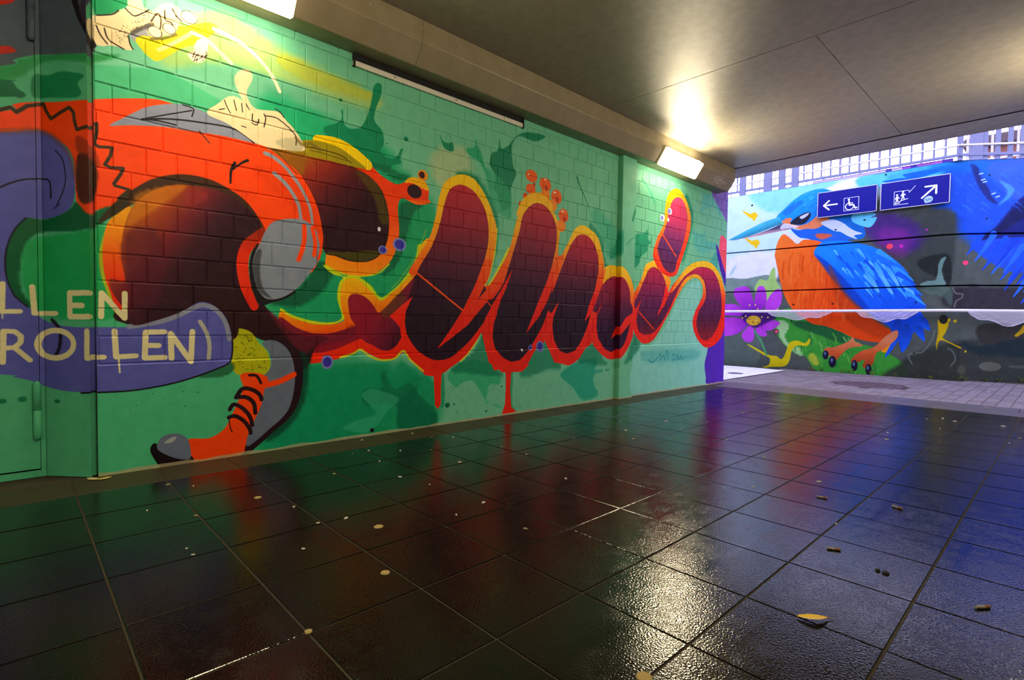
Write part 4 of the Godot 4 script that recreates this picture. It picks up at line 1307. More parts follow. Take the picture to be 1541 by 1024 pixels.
	F(c,16549888,0.0,1,1,[410.2,125.1,412.4,63.9,16633088,16627712,16549888,16272129,15869189,15605510],[396.5,120.4,399.1,123,404.3,125.5,412.3,127,424.9,124.7,435.9,115,442.3,101.9,443.9,96.9,443.7,86.7,443.6,68,437.6,54.5,426.5,42.6,416.9,38.2,404.6,39.6,391.2,47.3,383.3,55.3,377.6,77.2,389.3,105.7])
	F(c,16549888,0.0,1,1,[484.7,136.6,487.3,77.5,16633088,16627712,16549888,16272129,15869189,15605510],[443.7,96.3,450.1,104.3,460.6,117.3,467.1,130.3,475.6,135.4,491.8,138,504.6,128.4,517.7,119.4,512.6,105.4,521.2,113.7,537.2,125.8,553.9,137.4,575.1,144.5,601.6,146.8,622,141.1,639.5,127.2,651.6,106.5,655.1,85.1,649.6,69.4,639.7,55.8,619.5,46.6,599.7,45.1,583.9,52.8,572.2,63.8,567.9,76.3,574.5,88.9,588.6,103.9,589.8,116.7,579.9,124.8,567,125.2,551.3,118.9,534.9,105.1,519.2,87.5,501.1,68.9,486.4,55.9,471.9,51.9,460.4,54.6,448.9,65.6,444.4,77.9])
	F(c,16549888,0.0,1,1,[514.1,212.7,538.9,137,16766720,16756736,16673792,16596999,16397064],[502.4,186.3,503.2,197.3,509.1,210.6,522.1,218.4,536,217.4,549.4,207.6,557.4,194.4,557.6,179.9,551.6,164.7,542.4,147.9,534.6,134.3,529.4,126.9,520,123.4,507.9,123.9,494.8,128.4,484.3,137.7,481.5,144.7,484.8,154.4,490.6,164.5,500.3,176.5])
	F(c,15868677,0.0,1,0,[],[199.1,38.9,217.2,37.9,216,34.4,215.5,24.8,215.5,14.5,213.2,11.2,210.7,14,210,25.2,209.4,34.8,202.7,35.2])
	F(c,15868677,0.0,1,0,[],[263.2,39.9,302.5,38.1,294.4,32.9,286.3,34,282.4,33.1,281.5,19.6,282.9,5.7,288.6,1.6,279.1,0.6,272.9,0.8,276.2,8.7,276.8,24.5,276.3,33.4,270.8,36.4,264.8,35.6])
	F(c,3018531,0.0,1,1,[229.2,167.9,224.7,73.8,12526644,10032946,6427952,3543084,2494241],[196.4,105.7,206.9,122.2,213.1,136.9,216.6,150.4,220.8,161.7,226.7,166.9,234.4,168.3,243.9,165.2,252.2,157.2,256.5,147.8,257.8,139.1,256.8,127.6,252.9,114.5,248.1,102.8,254.8,98.2,260,88.2,270.3,97.7,275.5,103.3,267,84.5,258.6,75.3,251.9,69.4,242.3,59.4,229.9,50.1,220.8,45.8,209.2,45.6,198,51.2,191.2,58.3,187.2,66.2,186.9,75.3,189.6,87.7])
	F(c,3018531,0.0,1,1,[313.9,169.3,304.5,74.9,12526644,10032946,6427952,3543084,2494241],[299.6,163.5,306.3,167.6,314.4,168.3,322.7,165,329.2,158.2,332.7,150.1,332.4,137.1,329,123.9,326.2,110.8,328.6,99.4,324.7,84.9,318.8,72,310.8,60.7,301.1,49.7,291.6,42.4,282.2,41.3,273.1,45.1,265.9,51.9,263.1,59.8,263.8,70.2,267.1,79.3,258.4,83,270.3,96.4,278.9,115.4,284.2,129.2,289.5,143.2,293,155.7])
	F(c,3018531,0.0,1,1,[369.9,151.1,372.2,75.9,12526644,10032946,6427952,3543084,2494241],[354.1,142.5,360.9,148.5,369.2,150.3,377.8,148.3,385.5,141.4,390.5,129.4,390.2,115.2,386.8,102.5,384.5,94.5,377.7,72.5,368.4,57.1,359.1,48.1,347.7,45.7,338.6,48.7,331.8,57.6,329.4,69.2,330.2,77.9,322.6,84.9,330.7,101,339,117.5,347.5,132.9])
	F(c,3018531,0.0,1,1,[408.4,116.8,410.3,63.9,11278906,8591420,4986172,3018803],[397,107.7,404.7,113,414.1,116.6,425.3,114.4,433.4,104.9,435.5,93.2,439.4,84.9,431.5,61.3,423.4,49.7,412.5,45.1,401.6,48.6,392.1,58.4,389.2,69.5,390.1,80.5,382.3,85.1,389.4,102.6])
	F(c,3018531,0.0,1,1,[491.2,133,494.7,56.6,12984650,9705803,6232399,5117242,8590886],[469,121,475.9,128.6,486.1,131,498.4,126.3,506.7,117,508.7,107.2,518.3,106,531.1,113.4,544.2,123.7,557.8,131.1,579.2,138.6,602.1,139.5,618.3,135.2,631.4,122.8,638.7,106,639.8,88.7,634.3,75.1,622.7,61.7,607,54.3,591.4,55.4,581.4,63.7,577.1,74.6,582,87.3,596.5,100.5,597.7,113.5,591.3,124.1,575.9,129.9,558,127.2,541.1,117.4,522.1,96,506.9,78.9,494.9,68.9,483.2,62.4,468.6,60.8,457.2,65.6,454,75,455.1,82.8,449.2,91.9,455.7,101.4])
	F(c,3018531,0.0,1,1,[528.2,208,511,134.7,15550841,13972328,9579369,6301543,6234451],[510.1,190.2,513.6,199,521.3,207.8,533.5,210.6,543.7,205.2,550.1,193.3,549.3,181.7,544.3,166.7,536.5,151.6,528.7,139.5,526.4,130.9,517.1,127.4,505,130.6,495.6,139.3,490,149.6,493.4,159.4,501.9,169.9])
	F(c,15868677,0.0,1,0,[254.5,113.4,231.2,62.6,16340225,15805700,15605510],[254.5,118.5,252.1,113.2,244.9,97.6,234.1,79.8,223.6,66.3,212.3,53,228.2,62.6,239,69.4,248.5,78.9,259.2,88.8,265.1,97.4,271.9,108.3,277.9,119.3,271.7,115.5,264.9,106.5,258.2,97.7,248,88,253.2,96.8,258.1,104.7,262.1,117.9])
	F(c,15868677,0.0,1,0,[],[282.3,112.8,272.1,97.8,261.8,84.4,253.6,71.4,252,65,259.1,41.7,273.3,33.2,291.8,32.8,301.1,48.3,291.6,42.1,282.2,41,273.1,44.8,265.9,51.6,262.9,59.8,263.5,68.9,266.8,79.3,272.2,91.3,278.3,102.1])
	F(c,15868677,0.0,1,0,[334.4,124.4,310.3,83.1,16541184,15937284,15605510],[327.1,118,321.1,104.7,310.2,85.9,298.5,63.2,312.5,76.1,322.5,89.2,328.6,100.9,338.9,120.4,343.1,129.5,333.2,128.6])
	F(c,15868677,0.0,1,0,[],[337.5,90.4,331.2,83.7,324.9,76.3,320.9,67.7,320.1,57.7,332.3,38.6,351.4,35.4,368.7,46.3,373.3,55.5,366.1,54.1,359.1,47.8,347.7,45.4,338.6,48.4,331.8,57.6,329.2,69.2,330.3,76.4,333.4,82.3])
	F(c,15868677,0.0,1,0,[394.8,128.1,381.2,94,16549888,16270338,15605510],[391.3,121.6,386.8,104,377.3,86.5,372.3,73.2,382.4,81.9,389.6,94.7,397,107.7,401.7,122.4])
	F(c,15868677,0.0,1,0,[],[400.8,95.2,392.5,85.3,385.1,75.7,381.8,61.6,385.9,52.1,404.6,39.6,421,39.8,431.7,57.9,423.4,49.4,412.5,44.7,401.6,48.3,392.1,58.4,388.9,69.5,390.1,79,395,87])
	F(c,15868677,0.0,1,0,[],[440.9,83.3,428.1,78,418.6,68,411.5,57.3,422.9,63,434.1,71.4,443.1,79.9])
	F(c,15868677,0.0,1,0,[],[461.5,97,454.8,89,448.2,82.6,444.4,76.4,448.9,65.6,460.4,54.6,474.7,52.8,492.1,64,506.9,77.2,494.9,68.5,483.2,62,468.7,60.5,457.2,65.3,453.5,75,455.1,82.8,458.4,89.1])
	F(c,15868677,0.0,1,0,[],[508.3,115.5,502.8,98.7,491.4,79.5,506.2,92.2,515.2,104.2,530.8,120.2,543.9,129.7,524.4,116.4,513.5,105.8])
	F(c,15868677,0.0,1,0,[],[192.6,88,183.4,81.4,175.3,74.5,179.2,71.5,182.7,67.8,184,61.7,182.7,57.2,183.7,49.6,185.9,51.8,194.4,43,201.9,38.7,207.6,38.4,207.5,44,199.9,48.2,192.5,55.5,188,63.2,186.6,70.8,187.4,78.5])
	F(c,16133394,0.0,0.9,0,[],[192.6,88,183.4,81.4,175.3,74.5,182.6,76.8,189.6,83.1])
	K(c,13357852,0.0,1,1,1.2,1.2,[142.1,49.5,150.3,51.5,155.3,53.9,160.4,50.3,166.8,47.5,172.6,46.8,179.4,47.8,185.6,52.4,190.8,46.2,200.9,38.3])
	K(c,15814669,0.0,1,1,1.3,1.3,[195.5,103.7,234.1,80.1])
	K(c,15814669,0.0,1,1,2.0,2.0,[498.7,166.8,527,146.4])
	K(c,15153681,0.0,1,1,1.6,1.6,[457.8,84.4,485.9,67.2])
	K(c,15153681,0.0,1,1,1.0,1.0,[256.7,87.4,261,83.7])
	K(c,15153681,0.0,1,1,1.3,1.3,[459,83.7,485.3,67.2])
	E(c,16146443,0.0,1,301.9,188.3,6.6,4.9)
	E(c,16146443,0.0,1,301.2,178,5.5,4.1)
	E(c,16146443,0.0,1,318.1,184.6,7.1,5.6)
	E(c,16146443,0.0,1,332,177.2,6.5,6)
	E(c,16146443,0.0,1,341.1,162.8,6.3,5.8)
	E(c,15156487,0.0,1,295.5,170.9,2.7,3.2)
	E(c,15156487,0.0,1,290,164.6,1.9,1.9)
	E(c,16418819,0.7,1,326.8,169.2,5.8,4.9)
	E(c,16418819,0.7,1,318.3,176.2,5.6,4.8)
	E(c,16418819,0.7,1,338,153.7,6,5)
	E(c,12987909,0.0,1,319.2,182,1.9,2.2)
	E(c,12987909,0.0,1,332.7,175.2,2,2.2)
	E(c,12987909,0.0,1,342.3,160.1,2,2.3)
	E(c,12987909,0.0,1,305,182.1,1.4,1.7)
	E(c,16773337,0.0,1,298.4,189,1.2,0.6)
	E(c,16773337,0.0,1,318,188.7,1.3,0.6)
	E(c,16773337,0.0,1,329.7,180.3,1.3,0.7)
	E(c,16773337,0.0,1,339.9,166.2,1.4,0.7)
	K(c,16563200,0.0,1,1,6.4,6.4,[289.2,156.5,295.6,166.9,306.2,173,316.3,172.8,324.8,167.5])
	E(c,7897546,0.0,1,314.7,52.4,4.5,4.6)
	E(c,3551401,0.0,1,314.7,52.4,3.2,3.5)
	E(c,7897546,0.0,1,303.6,51.8,2.2,2.3)
	E(c,3551401,0.0,1,303.6,51.8,1.5,1.7)
	E(c,7897546,0.0,1,134.1,47.2,3.6,4.1)
	E(c,3551401,0.0,1,134.1,47.2,2.6,3)
	E(c,7897546,0.0,1,125.2,56.2,1.3,1.6)
	E(c,3551401,0.0,1,125.2,56.2,0.9,1.1)
	E(c,14868210,0.0,1,293.9,50.1,1,1.2)
	E(c,16052475,0.0,1,512.1,192.6,4.3,3.6)
	E(c,9012706,0.0,1,511.3,192.4,3,2.7)
	E(c,16052475,0.0,1,497.6,183.6,4.4,3.4)
	E(c,9012706,0.0,1,496.9,183.5,3.1,2.5)
	E(c,16052475,0.0,1,509.3,183.2,1.9,2)
	F(c,2887448,0.5,1,1,[],[62.9,97.1,82.5,98.7,91.5,88.5,97.7,81.1,106.4,71.2,117.7,63.1,134.7,61.8,127.3,55.9,122.5,45.3,116.6,44.4,108.6,59.7,97.7,61,92.5,63.3,83.4,66.6,77.6,78.2,62.8,84.9])
	F(c,7411759,1.5,0.7,1,[],[100.9,76.7,112,68.9,124.9,64,139.8,64,150.3,68.6,150.4,61.6,127.3,55.9,120.1,52.5,110.8,62])
	F(c,539692,2.2,0.75,1,[],[113.1,52.3,122.8,52,122.8,38.1,119.5,22,110,10.2,99.3,5.3,106.9,16.9,114.7,32.1])
	F(c,2494237,0.3,1,1,[],[96.5,61.2,106.9,61.1,114.7,57,118.7,51.3,119.9,39.9,117.9,27,113.1,17.8,103.8,10.2,96.4,4.2,89.9,-0.2,86.7,0.3,89.2,5.3,100.8,14.5,110,24.5,113.1,40.3,106.9,56.4])
	F(c,6779017,0.0,1,1,[],[98,58.9,102.4,60.5,107.7,58.7,112.3,53.9,114.7,46.6,115.3,36.9,113.1,25,109.2,18.2,100.8,11.4,94.9,6.7,89.9,4.4,90.3,12.7,93.5,23.1,96.5,33.6,97.9,39.6,102.4,46.4,101.6,53.4])
	F(c,11974667,0.0,1,1,[],[83.3,65.8,88,66.6,92.9,64.3,96.5,58.9,100.2,55,102,49.5,101.6,44.9,98.7,41.9,93.6,42.2,87.9,42.2,84.5,43.5,82.6,49.5,83.8,57.7])
	RS(c,1,70,[4934921],0.0,0.8,0.51,0.51,[84.5,64.3,95.1,62.8,100.9,44.1,85.2,44.2],[0.2,-0.1])
	F(c,16729090,0.0,1,1,[],[62.9,11.8,72.5,11.2,79.2,15.1,82.2,20.7,86.2,29.5,88.3,35.9,86.8,41.5,89.3,43.4,96.6,42.6,100.9,39.5,98.7,32.9,97.6,26.2,92.9,15.6,90.3,9.2,89.4,4.9,87.2,0.3,76.3,0.2,64.6,-0.1,63.7,5.6])
	K(c,16729090,0.0,1,1,3.2,3.2,[95,36,102.4,36.6,108.4,38.2,114.7,41])
	K(c,2494232,0.0,1,1,2.1,2.1,[84.8,30.7,87.9,35,92.8,34.2,96.4,31.3,97.5,28.5])
	K(c,2494232,0.0,1,1,2.1,2.1,[85.5,30.8,90,30.3,93.5,26.9,94.3,21.5])
	K(c,2494232,0.0,1,1,2.0,2.0,[81.8,24.7,83.7,27.2,87.9,24.8,91.4,20.2,92.8,15.1])
	K(c,2494232,0.0,1,1,2.0,2.0,[81.3,20.6,84.4,21,88.6,17.9,91.4,13.4,91.9,11])
	K(c,2494232,0.0,1,1,0.5,0.5,[81.3,20.6,82,15.3,82.9,12.8])
	K(c,2494232,0.0,1,1,1.4,1.4,[91.4,42,95,41.4,97.2,37.4])
	F(c,1247244,0.0,1,1,[],[49,12,47.1,9.3,48.6,4.6,51.5,0,56.2,-0.8,64.6,-0.3,64,3.5,57.1,4.7,51.9,8.5])
	F(c,6779533,0.0,1,1,[],[49.9,10.9,51.6,14.1,55.4,15.6,59.8,14.7,62.9,11.5,64,5.6,63.4,1.9,57.9,3.1,52.8,6.2,50.3,8.6])
	F(c,10988725,0.3,1,1,[],[52.8,11.4,55.4,13.6,58,13.7,56.2,11.4])
	F(c,1327659,1.0,0.6,1,[],[65.3,42.8,71.7,45.1,82.3,49.4,83.8,45,77.4,42.1])
	E(c,2513978,0.0,1,48.4,35.7,0.2,0.3)
	E(c,2513978,0.0,1,42,30.8,0.2,0.3)
	E(c,2513978,0.0,1,60.8,35.7,0.3,0.3)
	E(c,2513978,0.0,1,52.5,32.4,0.2,0.3)
	E(c,2513978,0.0,1,39.6,28,0.2,0.3)
	E(c,2513978,0.0,1,61.6,28.5,0.3,0.3)
	E(c,2513978,0.0,1,47.3,39,0.2,0.3)
	E(c,2513978,0.0,1,67.2,34.9,0.3,0.3)
	F(c,4805732,0.5,1,1,[],[-44.4,191.7,21.7,222.2,23.7,201.3,26.6,193.5,28,188.1,19.5,184,8.5,179.8,2.2,175.9,-1.9,171.8,-45.1,151.6])
	F(c,2593873,1.2,0.9,1,[],[-45.1,151.6,-1.9,171.8,3.2,176.2,11.2,180.8,27.7,187.3,37.5,190,28.9,184,13.9,179.6,7.4,173.8,-2,165.9,-45.2,146.9])
	F(c,1480031,0.0,1,1,[],[28.6,213.6,40.3,218.6,40,213.1,37.1,210,33.9,207,28.6,204.7])
	K(c,1840673,0.2,1,1,2.4,2.4,[21.2,209,23.2,201.8,25.4,196.8,27.7,191])
	F(c,10132133,0.4,1,1,[],[41.6,202.6,49.1,208.9,51.4,203.6,46.7,200.4,42.1,198])
	F(c,14406167,0.4,1,1,[],[43,198.9,46.1,201.9,51.4,202.9,57.5,206.2,59.7,210.9,63.8,213.2,73,218.3,77.1,216.9,72.3,210.6,67.7,206,61.2,201.5,56.9,197.1,51.4,192.1,48.1,193,45.5,195.2])
	K(c,9341573,1.0,0.6,1,2.3,2.3,[67.7,219.1,74.4,222.8,77.8,220.9,79.8,217.9])
	F(c,15653295,0.0,1,1,[],[26.2,203.5,28.6,204.1,33.3,206.4,36.6,209.3,40,212.2,40.6,217,44.6,218.7,46.3,215.3,49.2,214.1,50.9,215.9,54,219.5,57.6,221,60.7,219.8,61.7,217.7,63.9,220.1,67.1,220.6,68.4,219,67.1,215.6,63.8,213.6,61.3,214.4,60.1,211.8,59.3,209,57.5,206.3,54.5,205.3,53.2,203.9,50.3,202.4,47.9,203.3,47.6,205.2,48.8,207.4,47.9,208.1,45.6,205.8,42.1,202.5,40.5,199.8,41.2,196.4,42.1,194.3,39.8,193.2,34.3,193.2,31.1,191.7,28.4,191.7,26.9,194.4,25.9,198.5])
	K(c,2826272,0.0,0.9,1,0.6,0.6,[39.4,211.5,41.1,210.1,43.3,209.7,48.3,214.4])
	K(c,2826272,0.0,0.9,1,0.6,0.6,[49.1,209.6,51.5,214,53,212.5,52.7,207.5])
	K(c,2826272,0.0,0.9,1,0.7,0.7,[54.5,216.6,54.8,212.5,57,212,58.5,209.7])
	K(c,2826272,0.0,0.9,1,0.7,0.7,[57.6,218.6,59.5,215.8,61.3,214.4])
	K(c,2826272,0.0,0.9,1,0.6,0.6,[28.8,200,30.3,196.3,32.7,193.3])
	K(c,2826272,0.0,0.9,1,0.6,0.6,[31.7,199.8,33.2,195.4,38.7,193.1])
	K(c,2826272,0.0,0.9,1,0.6,0.6,[26.2,203.2,26.4,196.8,28.4,191.7])
	K(c,2826272,0.0,0.9,1,0.6,0.6,[36.9,209.5,34.4,206.8,29.1,204.3])
	K(c,2826272,0.0,0.9,1,0.6,0.6,[40.4,200.1,41,196.3,42.1,194.3])
	E(c,3877671,0.0,1,50.6,205.3,2.9,2.7)
	E(c,16114368,0.0,1,50.6,205.3,2.6,2.4)
	E(c,3877671,0.0,1,56.3,208.9,2.8,2.5)
	E(c,16114368,0.0,1,56.3,208.9,2.5,2.2)
	E(c,3877671,0.0,1,64.6,217.5,3.5,3.1)
	E(c,16114368,0.0,1,64.6,217.5,3.2,2.7)
	RS(c,2,110,[3877671],0.0,0.85,0.28,0.28,[35.5,200.2,49.2,215.1,50.9,211,37,194.2],[0.1,-0.1])
	K(c,3879979,0.7,0.7,1,1.7,1.7,[42.1,201.8,45.6,205.1,49.7,208.4])
	K(c,3879979,0.6,0.6,1,1.2,1.2,[49.1,201.6,53.8,203.4,59.4,207.3])
	F(c,15852749,0.0,1,1,[],[67,205.8,69,208.7,72.3,209.2,72.6,205.6,71.6,200.1,68.9,197.4,65.7,197.3,63.8,200.3,66.3,201.9])
	RS(c,3,26,[3878955],0.0,1,0.25,0.25,[65.7,201,71.9,203.2,71.9,198.7,66,196.7],[0.6,1.2])
	K(c,16116931,0.3,1,1,1.9,1.9,[65.8,210.7,71.6,209.7,77,206.4,83.2,201.9])
	K(c,16249040,0.3,1,1,1.9,1.9,[75.4,216.2,87.6,214,97.2,208.2,103.3,202.3,107.2,195.1])
	K(c,15986097,0.3,0.8,1,1.8,1.8,[52,197.5,57.5,202.3,65.7,210.4])
	F(c,16729088,0.0,1,1,[],[-45.4,138.6,-2.1,153.9,1.4,157.7,6.1,160,14.8,162.6,25.1,166.6,37.4,170.8,50.5,174.3,57.4,174.3,69.1,174.3,100,164.8,101.8,162.5,100.4,164,105.8,161.1,116,154.9,121.8,148.4,127.8,137.3,130.9,124.9,131.5,116.1,128.9,105.4,123.8,98.2,116,99,101.2,107.2,84.1,110.8,71.9,121.5,50.1,124.8,36.9,124.3,31.9,120.4,29.4,119.8,25.2,116.9,21.7,119.5,20.9,129,20.2,140.7,16.8,145.8,8.1,148.7,-2.2,145.7,-45.4,134.4])
	F(c,13709056,3.0,0.35,1,[],[92.6,151.4,116,150.6,129.8,127.8,130.9,110.1,119.9,128.3])
	F(c,482873,1.0,1,1,[],[5,113.3,10.3,112.7,18.8,118.3,21.1,121.7,25.2,117.1,30,120.1,33.1,121.3,30.6,114,24.5,110.2,15.8,108.3,7.6,105.8,3.8,97.6,3,83.3,7.2,75.6,1.9,77.6,-2,90,-1.3,101.3,1.8,108.6])
	F(c,1680989,1.3,1,1,[],[5.9,103.5,14.7,106.7,22.7,109.2,30.6,112.5,29.2,100.1,30.3,88.6,35.2,72.5,18.2,70.7,8.2,74.2,4.1,83.4,3.7,94.7])
	F(c,4004114,0.8,0.9,1,[],[22.2,142.7,26,142.8,28.4,138,28.6,131.2,27.4,125,24.6,121.5,22.3,122.6,21.2,129.1,21.3,136.5])
	F(c,8530187,0.8,0.6,1,[],[21.4,149.9,24.9,149.2,28.5,144.1,29.3,138.2,26,141.3,21.9,143.3])
	F(c,2887448,0.3,1,1,[],[34.8,70.3,45.9,84.1,70.1,85.3,84.2,81.7,86.4,70.9,84.1,61.2,71.8,64.5])
	F(c,5856184,0.0,1,1,[],[-45.4,134.7,-2.2,145.7,5.5,148.3,11.3,149.1,16.3,146,19.3,141.3,20.7,133.4,20.6,123.8,18.8,118.3,15.3,115,9.8,112.6,5,112.6,1.8,107.9,-0.6,101.3,-1.4,94.3,-1,87.3,1.2,80.4,5.1,75.9,10.6,70,18,67.6,28.7,67.3,39.4,67.5,50.7,70,59.3,73.6,64.6,77.8,69.6,80.1,75.7,77.7,80.4,71.9,82.9,63.4,83.3,55.8,81.8,49.4,75.5,46.5,62.6,42,50.5,39.3,37.6,38.3,26.3,38.2,17.7,39.4,12.3,41.2,5.7,44.7,0.1,46.8,-3.6,48.1,-54.3,55.1])
	K(c,9014441,0.2,1,1,2.2,2.2,[39.4,67.5,50.7,69.7,59.3,73.1,65.5,76.8,70.1,78.5,75.7,76.1,80,69.8,81.9,61.2])
	K(c,1578022,0.0,1,1,0.8,0.8,[21.9,38.3,37.6,37.8,50.5,39,62.6,41.6,75.5,46,81.8,49.2,83.3,55.3,83.2,61.2])
	K(c,3942940,0.0,1,0,1.3,1.3,[-5.1,152.8,0.9,156.5,2.7,154.9,6.1,158.6,10.9,160.8,11.7,158.2,13.3,155.2,16.4,158.8,19.3,161.6,20.7,160,20.9,156.4,21.8,152.9,28.6,157.3,28.5,153.1,27.6,148.4,29.1,147.2,34,148,33.4,144.4,31.3,139.8,33.3,139,38,139.6,37,136.7,34.5,132,34.8,131.2,40.2,130.3,36.3,125.7])
	K(c,1905688,0.0,1,1,1.0,1.6,[82.6,141.4,83,147.7,84.7,152])
	K(c,1905688,0.0,1,1,0.7,1.5,[83.5,148.2,88,152.7,90.9,154.6])
	F(c,8817831,0.0,1,1,[],[33.2,157.5,37.3,161.5,42.4,166,47.1,169.7,54.6,173.2,61.7,175.1,66.9,174.9,72.9,173.7,88,170.4,101.8,164.3,96.5,164.2,79.9,164.4,64.6,163.2,53.9,162.3,41.1,159.7])
	K(c,1972769,0.0,1,1,0.6,0.6,[45.1,163.6,54.6,168.2,65.4,173.2])
	K(c,1972769,0.0,1,1,0.8,0.8,[45.7,163.8,57.4,166.9,72.1,168.8,83.9,169.3,91.4,166.3,93.9,164.3])
	K(c,1972769,0.0,1,1,0.7,0.7,[45.1,163.6,51.8,164.6,58.8,164.5])
	K(c,1972769,0.0,1,1,0.6,0.6,[61.7,174.9,66.1,174.3,65.5,170.4])
	K(c,3942695,0.0,1,1,0.6,0.6,[68.7,164.1,73.2,159.3])
	K(c,4995612,0.0,1,1,0.5,0.5,[96.9,167.7,104.9,163.2,114.1,155,117,152.7])
	F(c,15653295,0.0,1,1,[],[72.4,175.2,76.4,179.3,79.6,182.8,82.4,185.2,85.6,185.8,88.1,184.9,89.3,183.5,86.9,188.1,84.8,193.5,85.7,197.7,89.6,201.2,93.2,200.2,93,196.1,90.6,190.1,91.9,185.1,95.3,182.5,101.4,183.4,106.7,183.9,111.3,180.1,116,176.2,119.8,170.5,120.8,166.7,114.1,165.1,103.1,163.9,95.2,164.6,88.5,167.8,81.1,171.2,73.3,172.9])
	F(c,12169356,1.1,0.7,1,[],[104.9,167.8,114.1,171.9,119.9,166.7,112.2,164.7])
	K(c,3089955,0.0,1,1,0.5,0.5,[80,182.5,81.2,179.4,82.8,176.8])
	K(c,3089955,0.0,1,1,0.5,0.5,[84.4,183.8,85.6,178.9])
	K(c,3089955,0.0,1,1,0.5,0.5,[88.1,183.2,88.5,178.9])
	K(c,3089955,0.0,1,1,0.5,0.5,[90.3,183.8,91.8,181.1])
	K(c,3089955,0.0,1,1,0.6,0.6,[93.4,179.3,93.5,175.8,96.1,175.6,96.5,177.5])
	K(c,3089955,0.0,1,1,0.5,0.5,[92.7,174.7,95.2,174,96.5,176.2])
	K(c,3089955,0.0,1,1,0.6,0.6,[99.1,174.1,100,178.5,99.2,180.9])
	K(c,3089955,0.0,1,1,0.5,0.5,[88.1,171.7,90.1,171.5])
	K(c,3089955,0.0,1,1,0.6,0.6,[99.6,180.1,105.8,180.5,112.2,177.1])
	K(c,3089955,0.0,1,1,0.6,0.6,[104.9,185.3,107.6,184.2,109.5,181.9])
	K(c,3089955,0.0,1,1,0.6,0.6,[112.2,177.1,116,173.3,116,168.6])
	K(c,3089955,0.0,1,1,0.5,0.5,[77.6,177.1,80,178.2])
	K(c,7100966,0.8,0.7,1,1.9,1.9,[116,172.4,119.9,169.5,123.8,171.4,129.7,168.9])
	F(c,4137749,0.4,1,1,[],[28.8,113.8,31.9,119.6,37,126.2,43.5,132.5,50.2,137.6,60.8,141.5,72,141.6,81.4,138.6,89.6,133.8,95.6,126.7,99,119.8,93.8,113.7,87.9,118.4,71.9,130,57.2,133.3,43.4,125.3,34.3,117.6])
	F(c,3156499,0.8,0.8,1,[],[28.8,113.8,31.9,119.6,37,126.2,40.8,128,38.2,122.1,33.1,116.7])
	F(c,11122460,0.2,1,1,[],[33.1,115.9,30.5,108.7,28.9,100,29.4,90.9,31.8,81.8,34.3,74,36.5,74.1,32.8,91.1,31.7,104.2])
	F(c,16086272,0.0,1,1,[36.9,120.4,36.5,77.2,15834880,16418816,16340225,15807494,15542533],[40.8,122.5,35.6,118.6,32.1,114.2,30.5,106.4,30.1,98.6,31,89.4,32.8,82.6,35.8,74.1,44.3,72.7,43.2,93.5,39.4,109])
	F(c,3346207,0.0,1,1,[43.4,126.9,75.7,104.7,12411405,10698008,7412006,4002340,2887196],[53.7,134.3,61.5,136.6,68.2,137,75.8,136.7,83,134.5,90.4,130.4,95.6,124.8,97.3,119.6,91.2,115.2,86.6,105.7,85.5,96.7,87.8,86.1,92,77.2,91.5,88.5,87.4,84.5,77.6,87.2,68.3,87.8,68.2,80.5,62.8,77.8,58.4,74.1,49.9,70.5,41,68.3,37.9,75.1,33.4,83.4,32.7,89,38.2,88.4,37,96.9,36.9,104.8,38.1,112.7,40.8,121.7,46.1,129])
	F(c,14253578,1.7,0.6,1,[],[43.4,129.3,54.4,134.5,63,136.5,57.1,129.2,47.4,120.4,39.4,113.7,40.8,121.7])
	F(c,9840173,1.9,0.7,1,[],[62.9,134.4,71.9,135.2,70.4,129.8,62.9,126])
	F(c,5312808,2.3,0.6,1,[],[38.1,108.8,50,113.5,53.4,94.2,49.8,77.7,40.4,82.1])
	F(c,13837830,0.0,1,1,[96.9,119.5,90.7,79,9707529,15280387,15805700,15017224],[98.8,121.2,92.5,116.3,87.9,111.2,85.6,103.8,85.5,96.7,87,88.7,89.5,82.5,93.3,76.3,96.3,79.1,93.3,86.4,91.6,93.5,91.2,100.8,92.5,107.2,96.4,112.6,99.5,117.1])
	F(c,1709085,0.5,1,1,[],[96.4,112.2,92.9,107.3,91.5,99.9,92,91.7,93.7,85.5,96.8,79.1,103,80.8,110.4,83.4,116,87.5,112.2,89.2,101.2,84.9,95.1,91.9,93.8,101])
	F(c,8621219,0.0,1,1,[],[99.5,118.5,103.1,123.9,109.4,126.8,117,128.1,121.8,127.4,125.8,124.8,129.3,119.8,130.2,114,128.9,105.9,123.8,98.2,118,90.5,109.4,84.3,101.2,82.6,96.4,86.5,94,93.7,93.3,100.9,94.7,107.4,97,112.3])
	F(c,3816517,1.0,0.8,1,[],[95.1,107.5,97.7,108.7,96.8,97.6,98.6,88.5,103,83.1,96.4,86.5,94,93.7,93.3,100.9])
	K(c,9409702,0.0,1,1,2.2,1.5,[99.6,160.3,104,159.3,110.4,155.1,117,147.9,121.8,140.2,124.3,133.8,125.3,126.2])
	K(c,9409702,0.0,1,1,2.2,1.8,[104.4,150.7,109.5,147,114.1,141.7,117.5,135.6,118.9,126.7])
	K(c,16729088,0.0,1,1,2.6,2.6,[120.7,124.6,120.5,114.9,117.5,105.4])
	K(c,16729088,0.0,1,1,2.3,2.3,[125.3,124.2,127,115.6,126.3,108.7])
	K(c,16729088,0.0,1,1,1.5,1.5,[128.8,120.7,130.4,114,128.9,106.9])
	K(c,14997928,0.0,1,0,2.2,2.2,[29.3,71.9,29.6,82.7,37.9,71.3,38,82.9])
	K(c,14997928,0.0,1,0,2.2,2.2,[24.2,65.6,24.1,53.6,30.1,53.8])
	K(c,14997928,0.0,1,0,2.3,2.3,[34.1,65.6,34.6,53.7,42,54])
